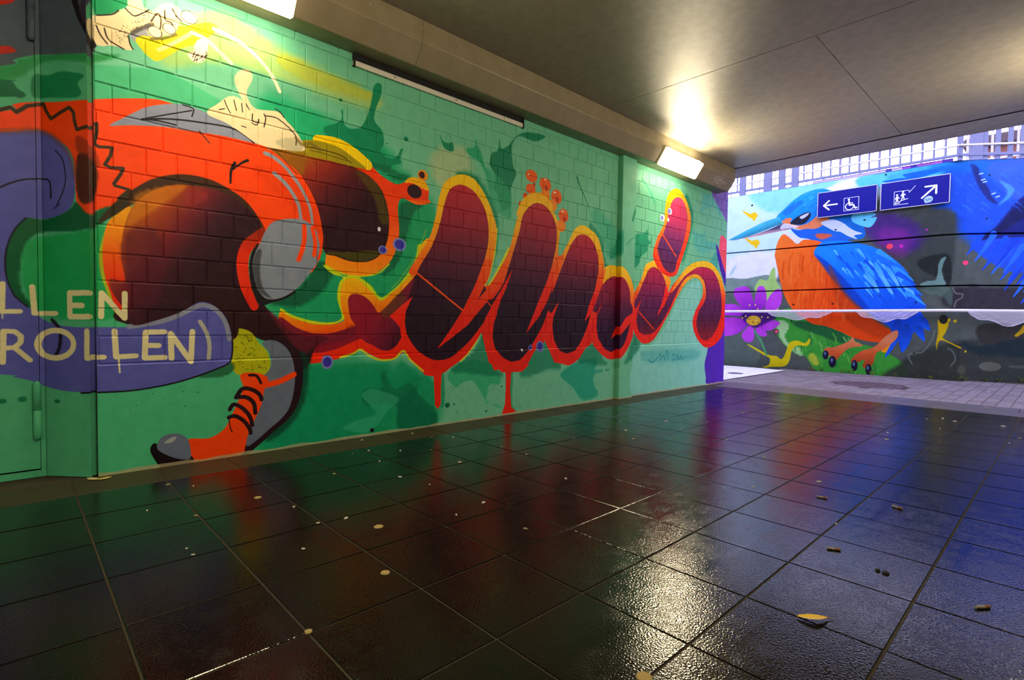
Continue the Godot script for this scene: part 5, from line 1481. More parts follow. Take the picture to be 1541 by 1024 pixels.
	K(c,14997928,0.0,1,0,2.4,2.4,[53.4,65.1,45.9,65,45.4,52.8,53.4,52.8])
	K(c,14997928,0.0,1,0,2.4,2.4,[45.7,58.7,51,58.6])
	K(c,14997928,0.0,1,0,2.5,2.5,[56.2,52.3,55.9,64.3,64.4,50.3,65.1,65.3])
	K(c,14997928,0.0,1,0,0.7,0.7,[35.5,52.8,35.8,46.5])
	K(c,11842215,0.0,1,1,1.9,1.9,[68.4,70.2,71.4,64.5,72.6,58.2,72.2,51.4])
func paint_doorway(c):
	F(c,4805732,0.5,1,0,[],[-46.7,198.1,-37.9,205.2,-24,212.7,-7.1,220.2,10,226.5,27.3,224.1,34.9,220.7,36.3,216,34.2,210.8,31.3,205.9,30.1,202,30.9,199.3,31.7,197.3,32.5,195.8,33.3,194.5,34,193.1,34.7,191.6,35.5,190.2,36.2,189,36.4,188,35.9,187.1,34.5,186.6,32.4,186.4,29.9,186.3,27.1,186.3,24.3,186.3,21.3,186.2,17.9,186.2,14.4,186.3,11.1,186.3,8.9,185.6,7.3,184.7,5.8,183.9,4.6,183.1,3.4,182.3,2.3,181.4,2.1,180.9,2.8,180.7,3.2,180.3,2,179.3,-2,177.1,-10.1,172.4,-21,165.8,-32.2,159.7,-41.5,155.9,-47.5,155.9,-50.8,160.8,-52.6,169.4,-52.8,179.6,-51,189.7])
	F(c,2593873,1.2,0.9,0,[],[-47.5,155.9,-41.5,159,-32.2,163.3,-21,168.3,-10.1,173.2,-2,177.1,2.1,179.3,3.5,180.4,3.4,180.9,2.9,181.2,3.4,181.8,4.7,182.7,6.1,183.6,7.7,184.5,9.5,185.5,12.3,186.1,16.4,186.3,21.3,186.4,26.4,186.4,31.3,186.5,35.5,186.4,39,186.3,42.4,186.2,45.3,186,47.3,185.8,48.1,185.4,47.6,184.9,45.8,184.3,43.3,183.6,40.2,183,37,182.7,33.3,182.7,28.9,183.1,24.2,183.5,19.9,183.8,16.3,183.8,13.7,183.4,11.8,182.8,10.3,181.9,9.2,180.6,7.8,179.2,6.7,178,6.2,176.8,5.2,175.5,2.7,173.6,-2.1,170.9,-10.5,166.9,-21.4,161.9,-32.4,157,-41.7,153.1,-47.6,150.9,-50.7,150.3,-52.2,150.7,-52.2,151.9,-50.7,153.7])
	F(c,950097,0.4,0.9,0,[],[8.3,176.5,9,177.3,10,177.7,11.5,177.7,13.1,177.5,14.5,177.5,15.7,177.7,16.7,178.1,17.6,178.4,18.5,178.7,19.4,178.9,20.3,179,21.2,179.1,22.1,179.1,23.1,179,24.2,178.8,25.6,178.7,27.2,178.4,28.9,178.1,30.2,177.7,31,177.3,30.9,176.7,30.3,176.1,29.4,175.4,28.6,174.7,28.1,174,28.2,173.1,28.6,172.1,29.2,171.1,29.6,170.2,29.7,169.5,29.4,168.9,29,168.5,28.5,168.1,27.6,167.9,26.4,167.7,24.8,167.6,22.7,167.6,20.4,167.6,18.1,167.7,16,167.8,14,167.8,11.9,167.6,10.1,167.3,9,167.1,8.2,167.5,7.7,168.8,7.5,170.7,7.6,172.9,7.8,174.9])
	F(c,417854,0.4,0.9,0,[],[-47.5,158.4,-41.4,160.8,-32.1,163.6,-21,166.7,-10.1,169.5,-2.1,171.7,1.9,172.7,3.1,172.9,2.7,172.6,1.8,172.1,1.6,171.8,2.1,171.5,2.4,171.1,2.6,170.6,2.9,170.2,3.2,169.7,3.8,169.3,4.5,168.9,5.2,168.5,5.7,168,5.9,167.6,5.8,167.1,5.4,166.6,4.7,166.1,4,165.7,3.2,165.3,3.1,165.3,3.6,165.7,3.6,166,2,165.7,-2.2,164.4,-10.3,161.6,-21.2,157.6,-32.3,153.5,-41.6,150.5,-47.7,149,-50.7,149.4,-52.2,151,-52.2,153.4,-50.6,156])
	F(c,12395801,0.0,1,0,[],[-12.1,181,-10.4,181.9,-7.9,183.1,-5,184.4,-2.3,185.5,-0.3,186.3,0.9,186.6,1.6,186.7,1.9,186.6,2.1,186.4,2.3,186.1,2.6,185.9,3,185.7,3.2,185.3,2.9,184.8,1.8,184.1,-0.4,183,-3.6,181.6,-7,180.1,-10.1,178.8,-12.1,178.2,-13.2,178.1,-13.6,178.6,-13.6,179.3,-13,180.1])
	F(c,12395801,0.0,1,0,[],[-11.8,202.5,-9.8,203.5,-6.8,204.6,-3.5,205.6,-0.4,206.4,1.6,206.8,2.5,206.7,2.8,206.4,2.5,205.7,1.7,204.9,0.5,204,-1.5,202.8,-4.3,201.1,-7.4,199.5,-10,198.2,-11.8,197.7,-12.8,197.9,-13.3,198.9,-13.3,200.1,-12.8,201.4])
	K(c,1840673,0.2,1,0,2.6,2.6,[26.7,210.9,27,209.8,27.5,208.1,28.1,206.2,28.7,204.4,29.3,202.7,29.9,201.4,30.5,200.2,31.2,199.1,31.8,198,32.4,196.8,33.1,195.4,33.8,193.8,34.5,192.3,35.1,191,35.5,190.1])
	K(c,3814216,0.4,1,0,2.9,2.9,[32.2,210.8,32,209.9,31.7,208.8,31.3,207.4,31.1,206.1,31,204.9,31.1,203.9,31.4,202.8,31.9,201.9,32.2,201.1,32.5,200.5])
	F(c,15653295,0.0,1,0,[],[33.5,203.1,33.9,203.4,34.4,203.3,35,203.1,35.7,202.9,36.6,202.8,37.7,202.7,39,202.7,40.3,202.7,41.7,202.8,42.8,202.9,43.8,203.1,44.7,203.4,45.4,203.8,46.2,204.1,47,204.4,47.9,204.7,48.8,204.8,49.7,205,50.5,205.3,51.2,205.7,51.5,206.5,51.5,207.5,51.5,208.5,51.5,209.4,51.9,210.1,52.6,210.4,53.7,210.5,54.8,210.5,55.8,210.3,56.7,209.9,57.2,209.4,57.6,208.6,57.9,207.7,58.3,206.8,58.7,206.1,59.3,205.5,60,204.9,60.8,204.4,61.5,204,62.1,203.8,62.6,203.7,63,203.8,63.3,204.1,63.7,204.3,64.2,204.7,64.8,205,65.4,205.5,66.1,206.1,66.8,206.5,67.6,206.8,68.4,207,69.2,207,70.1,207,70.9,206.9,71.7,206.7,72.4,206.4,73.2,205.9,73.9,205.4,74.5,204.9,75.1,204.4,75.4,203.9,75.6,203.3,75.7,202.8,75.8,202.4,76.1,202.2,76.4,202.2,76.9,202.5,77.3,202.9,77.9,203.2,78.4,203.4,79.1,203.4,79.8,203.3,80.6,203.1,81.3,202.9,81.8,202.7,82.3,202.4,82.6,202,82.9,201.6,83.1,201.2,83.2,200.7,83.1,200.2,82.9,199.7,82.6,199.1,82.2,198.6,81.8,198.2,81.2,197.9,80.5,197.7,79.8,197.6,79.1,197.6,78.4,197.6,77.8,197.9,77.2,198.3,76.6,198.8,76.1,199.2,75.7,199.3,75.3,199.2,75,198.8,74.8,198.4,74.5,197.9,74.3,197.4,74.1,197,74,196.5,73.9,196.1,73.7,195.6,73.5,195.2,73.2,194.8,72.9,194.4,72.5,194,72.1,193.7,71.6,193.5,70.9,193.4,70.2,193.4,69.4,193.5,68.7,193.6,68.2,193.6,67.8,193.5,67.6,193.3,67.4,193.1,67.2,192.9,66.8,192.8,66.2,192.7,65.5,192.6,64.8,192.5,64,192.5,63.4,192.5,62.7,192.7,62.1,193.1,61.5,193.4,61,193.8,60.6,194.2,60.4,194.6,60.3,195,60.2,195.4,60.2,195.8,60.3,196.1,60.5,196.5,60.9,196.8,61.2,197.1,61.6,197.4,61.7,197.7,61.7,198,61.6,198.2,61.3,198.5,61,198.6,60.7,198.7,60.3,198.6,59.8,198.4,59.2,198.1,58.6,197.8,57.9,197.5,57.2,197.1,56.3,196.8,55.4,196.4,54.5,196,53.8,195.6,53.2,195.3,52.7,195,52.3,194.6,52,194.2,51.8,193.7,51.8,193.1,52,192.4,52.2,191.6,52.5,190.8,52.7,190.2,53,189.6,53.3,189.1,53.6,188.6,53.7,188.2,53.7,187.9,53.5,187.7,53.1,187.6,52.5,187.5,51.8,187.5,50.9,187.7,49.8,188,48.4,188.4,46.8,188.9,45.3,189.4,44.1,189.7,43,189.8,42.2,189.7,41.4,189.6,40.6,189.5,39.9,189.5,39.1,189.6,38.4,189.7,37.7,189.9,37,190.1,36.4,190.5,35.9,191,35.5,191.6,35.1,192.3,34.7,193,34.4,193.8,34.1,194.6,33.7,195.5,33.4,196.4,33.2,197.4,33.1,198.3,33,199.4,33,200.5,33,201.6,33.2,202.5])
	F(c,16729088,0.0,1,0,[],[-47.8,142.1,-41.7,144.5,-32.4,147.8,-21.2,151.6,-10.3,155.4,-2.2,158.3,1.7,160.1,2.8,161.1,2.3,161.5,1.5,161.8,1.5,162.3,2.4,162.8,3.2,163.3,4.1,163.8,5.2,164.2,6.5,164.7,8,165.2,9.7,165.7,12,165.9,14.8,165.9,17.6,165.9,20.3,166,23.2,166.2,26.1,166.4,29,166.6,32,166.7,35.1,166.8,38.3,166.9,41.5,167,44.7,167,47.9,167,51.2,167,54.6,166.9,57.9,166.8,61,166.7,63.7,166.4,65.6,166.2,67.1,165.8,68.4,165.4,69.7,165,71.5,164.5,73.4,164.1,75.3,163.9,77.5,163.6,80.2,162.8,83.9,161.4,89.1,159,95.7,155.7,102.6,152.1,108.8,148.8,113.1,146.5,115.2,145.2,115.8,144.5,115.5,144.3,114.9,144.3,114.6,144.3,114.5,144.4,114.1,144.9,113.6,145.4,113.4,145.7,113.5,145.8,114,145.5,114.7,144.9,115.7,144.2,116.8,143.4,118,142.5,119.5,141.3,121.3,140,123.2,138.6,124.9,137.2,126.4,135.8,127.6,134.7,128.5,133.6,129.3,132.5,130.1,131.4,131,130,131.9,128.4,132.9,126.6,133.9,124.7,134.8,122.8,135.5,120.9,136.2,118.9,136.7,116.9,137.1,115,137.5,113.1,137.8,111.3,138.1,109.9,138.2,108.5,138.4,107.3,138.4,106.1,138.3,104.7,138.1,103.2,137.8,101.6,137.4,100,136.9,98.4,136.3,97,135.7,95.7,135,94.5,134.3,93.3,133.5,92.4,132.5,91.8,131.6,91.5,130.5,91.5,129.4,91.7,128.1,92.2,126.4,92.9,124.4,94,122.1,95.5,119.6,97.2,116.9,98.8,114.2,100.2,111.2,101.2,108.1,101.9,104.8,102.5,101.6,103.3,98.7,104.6,96.3,106.3,94.2,108.5,92.2,110.8,89.8,113,86.7,114.9,82.6,116.5,77.8,117.8,72.6,119,67.6,120,63.2,120.9,59.4,121.5,55.9,122,52.7,122.3,49.8,122.4,47.4,122.4,45.4,122,44,121.3,42.8,120.6,41.9,119.8,41,119.4,40.1,119.2,39.6,119.2,39.1,119.3,38.5,119.3,37.8,119.2,36.8,118.8,35.6,118.2,34.4,117.6,33.2,117.1,32.1,116.9,31,117.1,29.9,117.5,28.9,118.1,28,119,27.3,120.1,26.9,121.6,26.6,123.4,26.5,125.5,26.4,127.7,26.3,129.9,26.1,132.3,26,134.8,25.9,137.4,25.7,139.9,25.2,141.9,24.6,143.5,24,144.8,23.1,145.9,22,146.9,20.5,147.9,18.5,149.1,16.1,150.4,13.4,151.6,10.6,152.6,8.5,152.8,7.2,152.7,6.4,152.5,5.2,151.9,2.6,151,-2.4,149.6,-10.8,147.3,-21.8,144.3,-32.7,141.4,-41.9,139,-47.9,137.8,-51,137.6,-52.5,138,-52.5,139,-50.9,140.4])
	F(c,482873,1.2,1,0,[],[5.3,115.5,6.2,115.6,7.2,115.3,8.3,114.9,9.5,114.6,11,114.8,13.4,115.3,16.1,116.3,18.8,117.3,21.3,118.4,23.3,119.3,24.5,120.2,25.1,121.1,25.5,121.8,25.9,122.3,26.5,122.4,27.5,121.7,28.6,120.5,29.7,119.1,30.9,117.8,32.1,117.1,33.4,117.1,34.7,117.5,36.1,118.2,37.4,118.9,38.6,119.3,39.6,119.7,40.7,120.1,41.6,120.4,42.3,120.5,42.6,120.1,42.4,119.2,42,117.8,41.3,116.1,40.4,114.6,39.3,113.3,38,112.4,36.6,111.7,35,111.2,33.2,110.7,31.2,110.3,29,110,26.6,109.8,24.1,109.8,21.6,109.7,19.1,109.5,16.5,109.3,13.9,109.3,11.3,109.1,9.4,108.6,8,107.6,6.8,106.4,5.9,104.9,5.1,103.1,4.5,101.2,4,98.9,3.5,96.2,3.2,93,3,89.7,3,86.5,3.2,83.9,3.9,81.7,5,79.7,6.3,78,7.2,76.6,7.6,75.8,7.1,75.3,6,75.3,4.6,75.7,3.2,76.5,2,77.8,1,79.8,0,82.4,-0.9,85.3,-1.6,88.3,-2.1,91,-2.3,93.5,-2.3,96,-2.1,98.4,-1.8,100.7,-1.4,102.8,-0.9,104.7,-0.3,106.3,0.4,107.9,1.2,109.3,1.9,110.6,2.6,111.8,3.2,113,3.8,114.1,4.5,114.9])
	F(c,1680989,1.5,1,0,[],[6.3,105.2,7.6,106.2,9.5,107,11.9,107.4,14.8,107.7,17.4,108,19.8,108.3,22.1,108.6,24.4,108.9,26.6,109.2,28.8,109.5,31.1,110.2,33.6,111.1,36,111.9,38,112.3,39.3,111.8,39.6,110.3,39.3,108,38.6,105.2,37.8,102.3,37.5,99.7,37.5,97.5,37.6,95.4,37.9,93.2,38.3,90.9,39,88.4,40.4,85.3,42.5,81.7,44.5,78,45.7,74.8,45.2,72.5,42.4,71.1,37.8,70.5,32.4,70.3,27,70.4,22.5,70.6,18.9,70.9,15.7,71.4,12.7,72.1,10.3,73.1,8.7,74.3,7.4,75.8,6.3,77.6,5.5,79.6,4.8,81.8,4.3,83.9,3.9,86.2,3.7,88.7,3.7,91.2,3.8,93.7,3.9,95.9,4.1,98,4.3,100.1,4.7,102,5.3,103.7])
	F(c,4004114,0.9,0.9,0,[],[28.1,143.4,28.9,143.7,30,143.8,31.1,143.6,32.3,143.2,33.3,142.6,34.1,141.9,34.8,140.9,35.4,139.8,36,138.6,36.4,137.4,36.7,136.1,36.8,134.7,36.9,133.3,36.8,131.9,36.7,130.6,36.5,129.3,36.3,128,35.9,126.8,35.5,125.6,35,124.6,34.4,123.7,33.7,123,32.9,122.3,32.1,121.9,31.4,121.6,30.7,121.5,30,121.6,29.3,121.9,28.7,122.4,28.2,123.1,27.7,124.1,27.4,125.4,27.1,126.9,26.8,128.4,26.7,129.9,26.6,131.4,26.5,132.9,26.6,134.5,26.6,136,26.8,137.4,26.9,138.8,27,140.2,27.2,141.6,27.5,142.7])
	F(c,8530187,0.9,0.6,0,[],[27,150.9,27.6,151.2,28.5,151.1,29.6,150.7,30.7,150.1,31.8,149.4,32.8,148.4,33.8,147.3,34.9,146,35.8,144.6,36.5,143.3,37,142,37.4,140.5,37.7,139,37.8,137.9,37.6,137.4,37.1,137.5,36.3,138.2,35.3,139.2,34.3,140.3,33.2,141.1,32.1,141.7,30.9,142.2,29.6,142.7,28.5,143.3,27.7,144.1,27.1,145.4,26.8,147,26.6,148.6,26.7,150])
	F(c,5856184,0.0,1,0,[],[-47.9,138.1,-41.2,145.2,-31.9,148.4,-21.1,149.2,-10.5,149,-2.4,149.6,2.2,150.9,4.3,151.6,4.8,152,5,152.2,5.7,152.4,7.1,152.8,8.4,153.1,9.6,153.3,10.9,153.3,12.5,152.9,14.1,152.2,15.6,151.4,17.1,150.4,18.5,149.4,19.7,148.3,20.8,147.3,21.8,146.3,22.6,145.2,23.4,144,24,142.7,24.6,141.2,25.1,139.6,25.4,137.9,25.7,136.2,25.9,134.4,26.1,132.5,26.1,130.4,26.1,128.3,26,126.3,25.8,124.6,25.5,123.2,25.1,122.1,24.6,121.1,24,120.2,23.3,119.3,22.5,118.6,21.6,118,20.7,117.4,19.6,116.9,18.4,116.5,16.9,116,15.3,115.6,13.6,115.2,11.8,114.9,10.3,114.7,9.2,114.7,8.2,114.8,7.1,115,6.2,115,5.3,114.8,4.5,114.1,3.8,113.3,3.1,112.2,2.5,111,1.9,109.8,1.3,108.6,0.8,107.2,0.2,105.8,-0.2,104.3,-0.6,102.9,-0.9,101.4,-1.2,99.9,-1.3,98.4,-1.5,96.9,-1.5,95.4,-1.5,94,-1.5,92.5,-1.5,91,-1.3,89.6,-1.1,88.1,-0.8,86.6,-0.4,85.1,0.1,83.5,0.6,82.1,1.2,80.8,1.9,79.7,2.7,78.8,3.5,77.9,4.4,77.1,5.3,76.1,6.4,74.9,7.5,73.5,8.6,72.2,9.9,70.9,11.5,69.9,13.4,69.1,15.4,68.5,17.5,68.1,19.8,67.7,22.2,67.5,24.9,67.3,27.9,67.2,30.9,67.2,33.9,67.3,36.9,67.3,39.6,67.3,42.4,67.3,45.1,67.4,47.7,67.5,50.4,67.7,53.2,68.1,56,68.5,58.8,69,61.5,69.6,63.9,70.2,66.1,70.8,68.2,71.4,70.1,72.1,71.9,72.8,73.5,73.5,74.9,74.3,76,75.1,77.1,75.8,78.1,76.6,79.2,77.2,80.2,77.8,81.3,78.3,82.3,78.7,83.3,79,84.4,79.1,85.6,79,86.8,78.6,88.1,78.2,89.4,77.6,90.5,76.9,91.6,76.1,92.6,75.2,93.6,74.3,94.4,73.2,95.2,72,95.8,70.7,96.4,69.2,96.8,67.7,97.2,66.2,97.5,64.8,97.8,63.5,97.9,62.2,98,60.9,98,59.7,98,58.5,97.9,57.3,97.7,56.1,97.5,55,97.1,53.9,96.5,53,95.7,52.3,94.7,51.8,93.6,51.3,92.1,50.8,90.4,50.2,88.2,49.3,85.6,48.3,82.7,47.3,79.8,46.2,77.1,45.3,74.4,44.5,71.8,43.7,69.2,43,66.4,42.4,63.6,41.8,60.7,41.3,57.6,40.8,54.4,40.4,51.2,40,48.2,39.6,45.1,39.3,42.1,39,39.1,38.7,36.3,38.5,33.5,38.3,30.9,38.3,28.4,38.3,26.1,38.3,23.8,38.4,21.8,38.5,20,38.7,18.4,38.9,17,39.1,15.5,39.4,13.9,39.7,12,40.3,10.2,40.9,8.8,41.8,7.4,42.6,6.1,43.2,4.8,43.8,3.5,44.3,2.3,44.7,1.1,45.1,0.1,45.4,0.2,45.6,1.3,45.7,2.1,45.7,0.9,46,-3.8,46.7,-13.6,46.6,-26.9,45.5,-40.2,45.4,-50.9,47.8,-57.2,54.2,-59.3,67,-58.8,85.3,-56.3,105.7,-52.5,124.5])
	K(c,7162194,0.9,0.5,0,2.4,2.4,[-7.6,148.5,-6.1,148.9,-4,149.5,-1.6,150.2,0.8,150.9,3,151.5,4.9,152,6.6,152.5,8.3,152.9,9.9,153.1,11.7,152.9,13.6,152.2,15.3,151.3,16.9,150.2,18.4,149.1,19.7,148,20.9,146.9,22,145.7,22.9,144.5,23.7,143.3,24.4,141.9,25,140.3,25.5,138.4,25.8,136.5,26.1,134.8,26.3,133.7])
	K(c,1839914,0.2,0.8,0,0.7,0.7,[5.3,114.6,4.8,114,4.1,113.1,3.3,112,2.6,110.9,1.9,109.7,1.3,108.4,0.8,107.1,0.2,105.7,-0.2,104.2,-0.6,102.7,-0.9,101.3,-1.2,99.8,-1.3,98.3,-1.5,96.8,-1.5,95.3,-1.6,93.8,-1.5,92.3,-1.5,90.9,-1.3,89.4,-1.1,87.9,-0.8,86.4,-0.4,84.9,0.1,83.4,0.6,81.9,1.2,80.6,2,79.5,2.9,78.4,3.9,77.4,4.7,76.5,5.3,75.9])
	K(c,1578022,0.0,1,0,0.8,0.8,[27.7,37.9,30.5,38.1,34.6,38.3,39.4,38.5,44.1,38.8,48.2,39.1,51.6,39.5,54.8,40,57.8,40.4,60.7,41,63.6,41.5,66.4,42.1,69.2,42.8,71.8,43.4,74.4,44.2,77.1,44.9,79.8,45.9,82.7,46.9,85.6,47.9,88.2,48.9,90.4,49.8,92.1,50.5,93.6,51,94.7,51.5,95.7,52.1,96.5,52.8,97.1,53.7,97.5,54.8,97.7,55.9,97.8,57,98,58,98,59.1,98,60.3,97.9,61.4,97.8,62.3,97.8,63])
	K(c,1839914,0.0,1,0,0.7,0.7,[-5.9,124,-5,124.7,-3.7,125.6,-2.2,126.8,-0.8,127.9,0.5,128.8,1.6,129.5,2.6,130.1,3.6,130.6,4.5,131,5.5,131.4,6.5,131.7,7.6,131.9,8.7,132.1,9.7,132.3,10.5,132.3,11.5,132.3,12.4,132.4,13.1,132.3,13.7,132,14.2,131.4,14.5,130.3,14.7,128.7,14.8,126.9,14.8,125.3,14.8,124.3])
	K(c,1839914,0.0,1,0,0.5,0.5,[17.2,145,17.7,144.5,18.3,143.9,19.1,143.1,19.8,142.2,20.4,141.2,20.8,140,21.2,138.7,21.4,137.2,21.6,135.8,21.7,134.4,21.8,133.2,21.7,132,21.6,130.9,21.3,129.7,21,128.4,20.4,126.9,19.7,125.3,18.9,123.6,18.1,122.2,17.6,121.2])
	K(c,1839914,0.0,1,1,0.4,0.4,[16,119.3,18.9,121.6])
	K(c,1773348,0.3,0.9,0,1.5,1.5,[14.4,70.4,15,69.8,15.9,68.9,16.9,67.8,17.7,66.6,18.3,65.4,18.4,64,18.4,62.4,18.2,60.7,17.9,59.2,17.7,58,17.4,57.1,17,56.4,16.7,55.8,16.4,55.5,16.1,55.1])
	K(c,3942940,0.0,1,0,1.5,1.5,[-5.4,157.1,1,161,2.8,159.4,6.4,163.2,11.9,165.2,13.1,162.2,15.4,158.6,19.9,161.4,24,163.5,25.9,161.3,26.3,157.6,27.4,153.9,36.7,156.4,36.6,152.3,35.3,147.8,37.3,146.3,43.7,145.9,42.8,142.6,40.2,138.5,42.8,137.3,48.7,136.9,47.5,134.3,44.3,130.2,44.7,129.5,51.4,127.6,46.6,123.9])
	K(c,14997928,0.0,1,0,2.0,2.0,[-2.5,85.7,-2.9,73.7,2.8,73.9])
	K(c,14997928,0.0,1,0,2.1,2.1,[6.9,84.9,7.5,73.1,16.4,73.2])
	K(c,14997928,0.0,1,0,2.5,2.5,[32.7,82.5,22.9,82.4,22.9,71.9,32.5,72])
	K(c,14997928,0.0,1,0,2.5,2.5,[23,76.9,28.7,76.9])
	K(c,14997928,0.0,1,0,2.5,2.5,[37.6,71.9,38,82.6,48.5,71.3,48.7,82.5])
	K(c,14997928,0.0,1,0,2.0,2.0,[-2.9,51.7,-2.5,65.3,1,65.1,3,63,2.8,60.3,0.9,58.2,-2.3,57.9])
	K(c,14997928,0.0,1,0,2.0,2.0,[0.9,58.1,5.8,52.4])
	K(c,14997928,0.0,1,0,2.5,2.5,[24.5,59.6,24.4,59.4,24.4,59.1,24.3,58.8,24.2,58.4,24.1,58.1,24,57.8,23.9,57.5,23.7,57.2,23.5,56.9,23.3,56.6,23,56.3,22.8,56,22.5,55.8,22.2,55.5,21.9,55.3,21.6,55.1,21.3,54.8,20.9,54.6,20.5,54.5,20.2,54.3,19.8,54.1,19.4,54,18.9,53.8,18.5,53.7,18.1,53.6,17.7,53.5,17.2,53.5,16.8,53.4,16.3,53.4,15.9,53.4,15.5,53.4,15,53.4,14.6,53.4,14.1,53.5,13.7,53.5,13.3,53.6,12.9,53.7,12.5,53.8,12.1,54,11.7,54.1,11.3,54.3,10.9,54.5,10.6,54.6,10.4,54.9,10.1,55.1,9.9,55.3,9.7,55.6,9.5,55.8,9.4,56.1,9.2,56.4,9.1,56.7,8.9,57,8.8,57.3,8.7,57.6,8.6,57.9,8.6,58.2,8.5,58.5,8.5,58.8,8.4,59.1,8.4,59.4,8.5,59.8,8.5,60.1,8.5,60.4,8.6,60.7,8.7,61,8.8,61.3,8.9,61.6,9,61.9,9.1,62.2,9.3,62.5,9.4,62.8,9.6,63,9.8,63.3,10,63.5,10.2,63.7,10.5,64,10.7,64.2,11.1,64.4,11.5,64.6,11.9,64.7,12.2,64.9,12.7,65,13.1,65.2,13.5,65.3,13.9,65.4,14.3,65.5,14.8,65.5,15.2,65.6,15.7,65.6,16.1,65.6,16.5,65.6,17,65.6,17.4,65.6,17.9,65.5,18.3,65.4,18.7,65.4,19.1,65.3,19.5,65.1,19.9,65,20.3,64.9,20.7,64.7,21.1,64.5,21.4,64.3,21.7,64.1,22.1,63.9,22.3,63.7,22.6,63.5,22.9,63.2,23.1,62.9,23.4,62.7,23.6,62.4,23.8,62.1,23.9,61.8,24.1,61.5,24.2,61.2,24.3,60.9,24.3,60.5,24.4,60.2,24.4,59.9,24.5,59.6])
	K(c,14997928,0.0,1,0,2.5,2.5,[30.8,65.6,30.6,53.6,38.6,54.1])
	K(c,14997928,0.0,1,0,0.5,0.5,[-2.8,73.3,-2.7,70.8])
	E(c,1474136,0.2,1,-3.3,35.1,1.4,1.1)
	E(c,1474136,0.3,1,3.1,35.4,1.5,1.2)
	E(c,1535561,0.3,1,16.3,33.9,1.4,0.9)
func paint_bird_wall(c):
	F(c,13299707,7.9,1,0,[],[-360,285.7,-132.4,309.8,83.2,313.7,101.3,271.2,68.5,236.4,14.3,211.7,-45.3,173.3,-50,151.1,-127.4,138.2,-360,110.6])
	F(c,8904700,7.5,0.9,1,[],[-93.4,303.4,-8.2,305.4,39.6,299.9,12.3,275.4,-48.1,262.6,-81.3,278.6])
	F(c,15594235,5.8,1,1,[],[-128.9,190.7,-51.4,196.1,-49.9,145.5,-127.2,131])
	F(c,15789817,2.9,1,1,[],[21.4,289.6,75,303.4,75.3,293.4,42,283])
	F(c,6081783,3.5,1,1,[],[66.5,299,116.4,302.2,176.5,301.2,177.1,283.9,100.9,281,75.8,280.4])
	F(c,224490,8.4,1,1,[],[100.5,294.7,176.6,300.3,263.1,299.3,308.3,297.6,311.8,219,210.9,211.8,180.6,221.8,173.5,284.6])
	F(c,1397465,11.8,1,1,[],[169.9,285.3,216,281.4,265.3,246.3,311.8,219,314.4,157.5,236.5,166.7,187.2,203.2,164.7,223.9])
	F(c,4612584,6.6,0.7,1,[],[223.3,296.3,308.3,297.6,311,236.5,256.7,246.6,232.3,269.4])
	F(c,354013,0.9,1,1,[],[100.7,288.8,155.2,288.1,117,283.9])
	F(c,354013,0.8,1,1,[],[124.6,294,173.2,293.7,140.3,285.3])
	F(c,3752512,5.9,1,1,[],[102.5,232,178.7,235.7,187.5,194.1,175.1,131.1,129.9,132.8,95.2,203.4])
	F(c,4201346,10.7,0.75,1,[],[68.3,241.4,118.5,237.6,150.5,207.1,136.1,180.2,86.7,204.3])
	F(c,9577631,9.8,0.55,1,[],[94.7,218.2,135.2,208.8,128.5,176.1,104,187.8])
	F(c,8099724,1.2,1,1,[],[-186.3,151.6,-129.3,156.1,-101.3,153.6,-76.8,156.9,-59.6,158.2,-46.6,149.8,-46,130.1,-185.6,129.7])
	F(c,5991780,4.8,0.8,1,[],[-185.6,127.2,-128.6,130.4,-80.4,131.2,-76.5,0.4,-181.6,-12.1])
	F(c,10867571,1.3,1,1,[],[-81.5,131.3,-74.4,151.2,-61.4,149.4,-55.5,165.7,-49.3,169.7,-46.6,147.7,-37.7,129.9,-41.1,103.8,-45,95.1,-60.2,108.4])
	F(c,3710772,1.0,1,1,[],[-48.9,86.3,-38.8,97.2,-20.6,101.4,3.7,82.3,34,74.3,63.1,58.7,77.3,47.2,100.9,40.4,125.3,26.3,136.4,15.7,136.9,0.7,102.2,-0.4,65,-0.5,21.5,0.1,7.7,14.9,1.6,23,-10.2,24.5,-28.8,38.6,-41.7,55.6,-48.5,73.1])
	F(c,11853471,3.2,0.85,1,[],[-44.3,73.1,-36.3,82,-23.7,73.4,-29.3,56,-22.8,43.2,-4.6,35.4,-2.3,22.8,-14.3,28.5,-33.1,45])
	F(c,1727794,3.0,0.9,1,[],[-19.8,77.8,7.6,80.2,34,74.3,63.2,56.7,70.5,46.9,45.8,48,23.4,57.5,0.3,65.3])
	RS(c,1,40,[6735167,2592557,9885297,2453040],0.8,0.6,2.17,2.17,[-33.9,73.3,95.4,57.7,102.1,3.5,-10.3,26.6],[3.4,-5.1,0.7,-7.3])
	F(c,14469638,0.9,1,1,[],[-91,37.1,-84.3,36.2,-55.4,21.9,-42.7,20.4,-34.2,15.5,-28.4,25.6,-22.8,43.2,-10.9,48,1,44.2,7.5,51.8,8.9,48.7,5,40.1,-10.7,39.4,-18.4,30.5,-21.9,13,-29.7,3.8,-50.5,1.2,-68.8,-1.3,-54.9,4.2,-53.1,15.4,-64,21.5])
	F(c,14931515,3.1,0.7,1,[],[9.2,27.6,16.9,26,23,11.7,15.5,9.1,7.6,19.1])
	F(c,11153868,0.0,1,1,[-114.6,136.9,-82.4,86.2,12665820,10628809,6166688],[-117.8,125.5,-114.6,136.9,-94,138.5,-83.2,113.3,-81.6,95.2,-99.7,99.8])
	F(c,11153868,0.0,1,1,[-76.2,137.8,-82.4,86.2,12665820,10628809,6166688],[-82.1,113.2,-76.2,137.8,-65.3,136.3,-61.4,112.9,-72.8,95.2,-81.2,97.4])
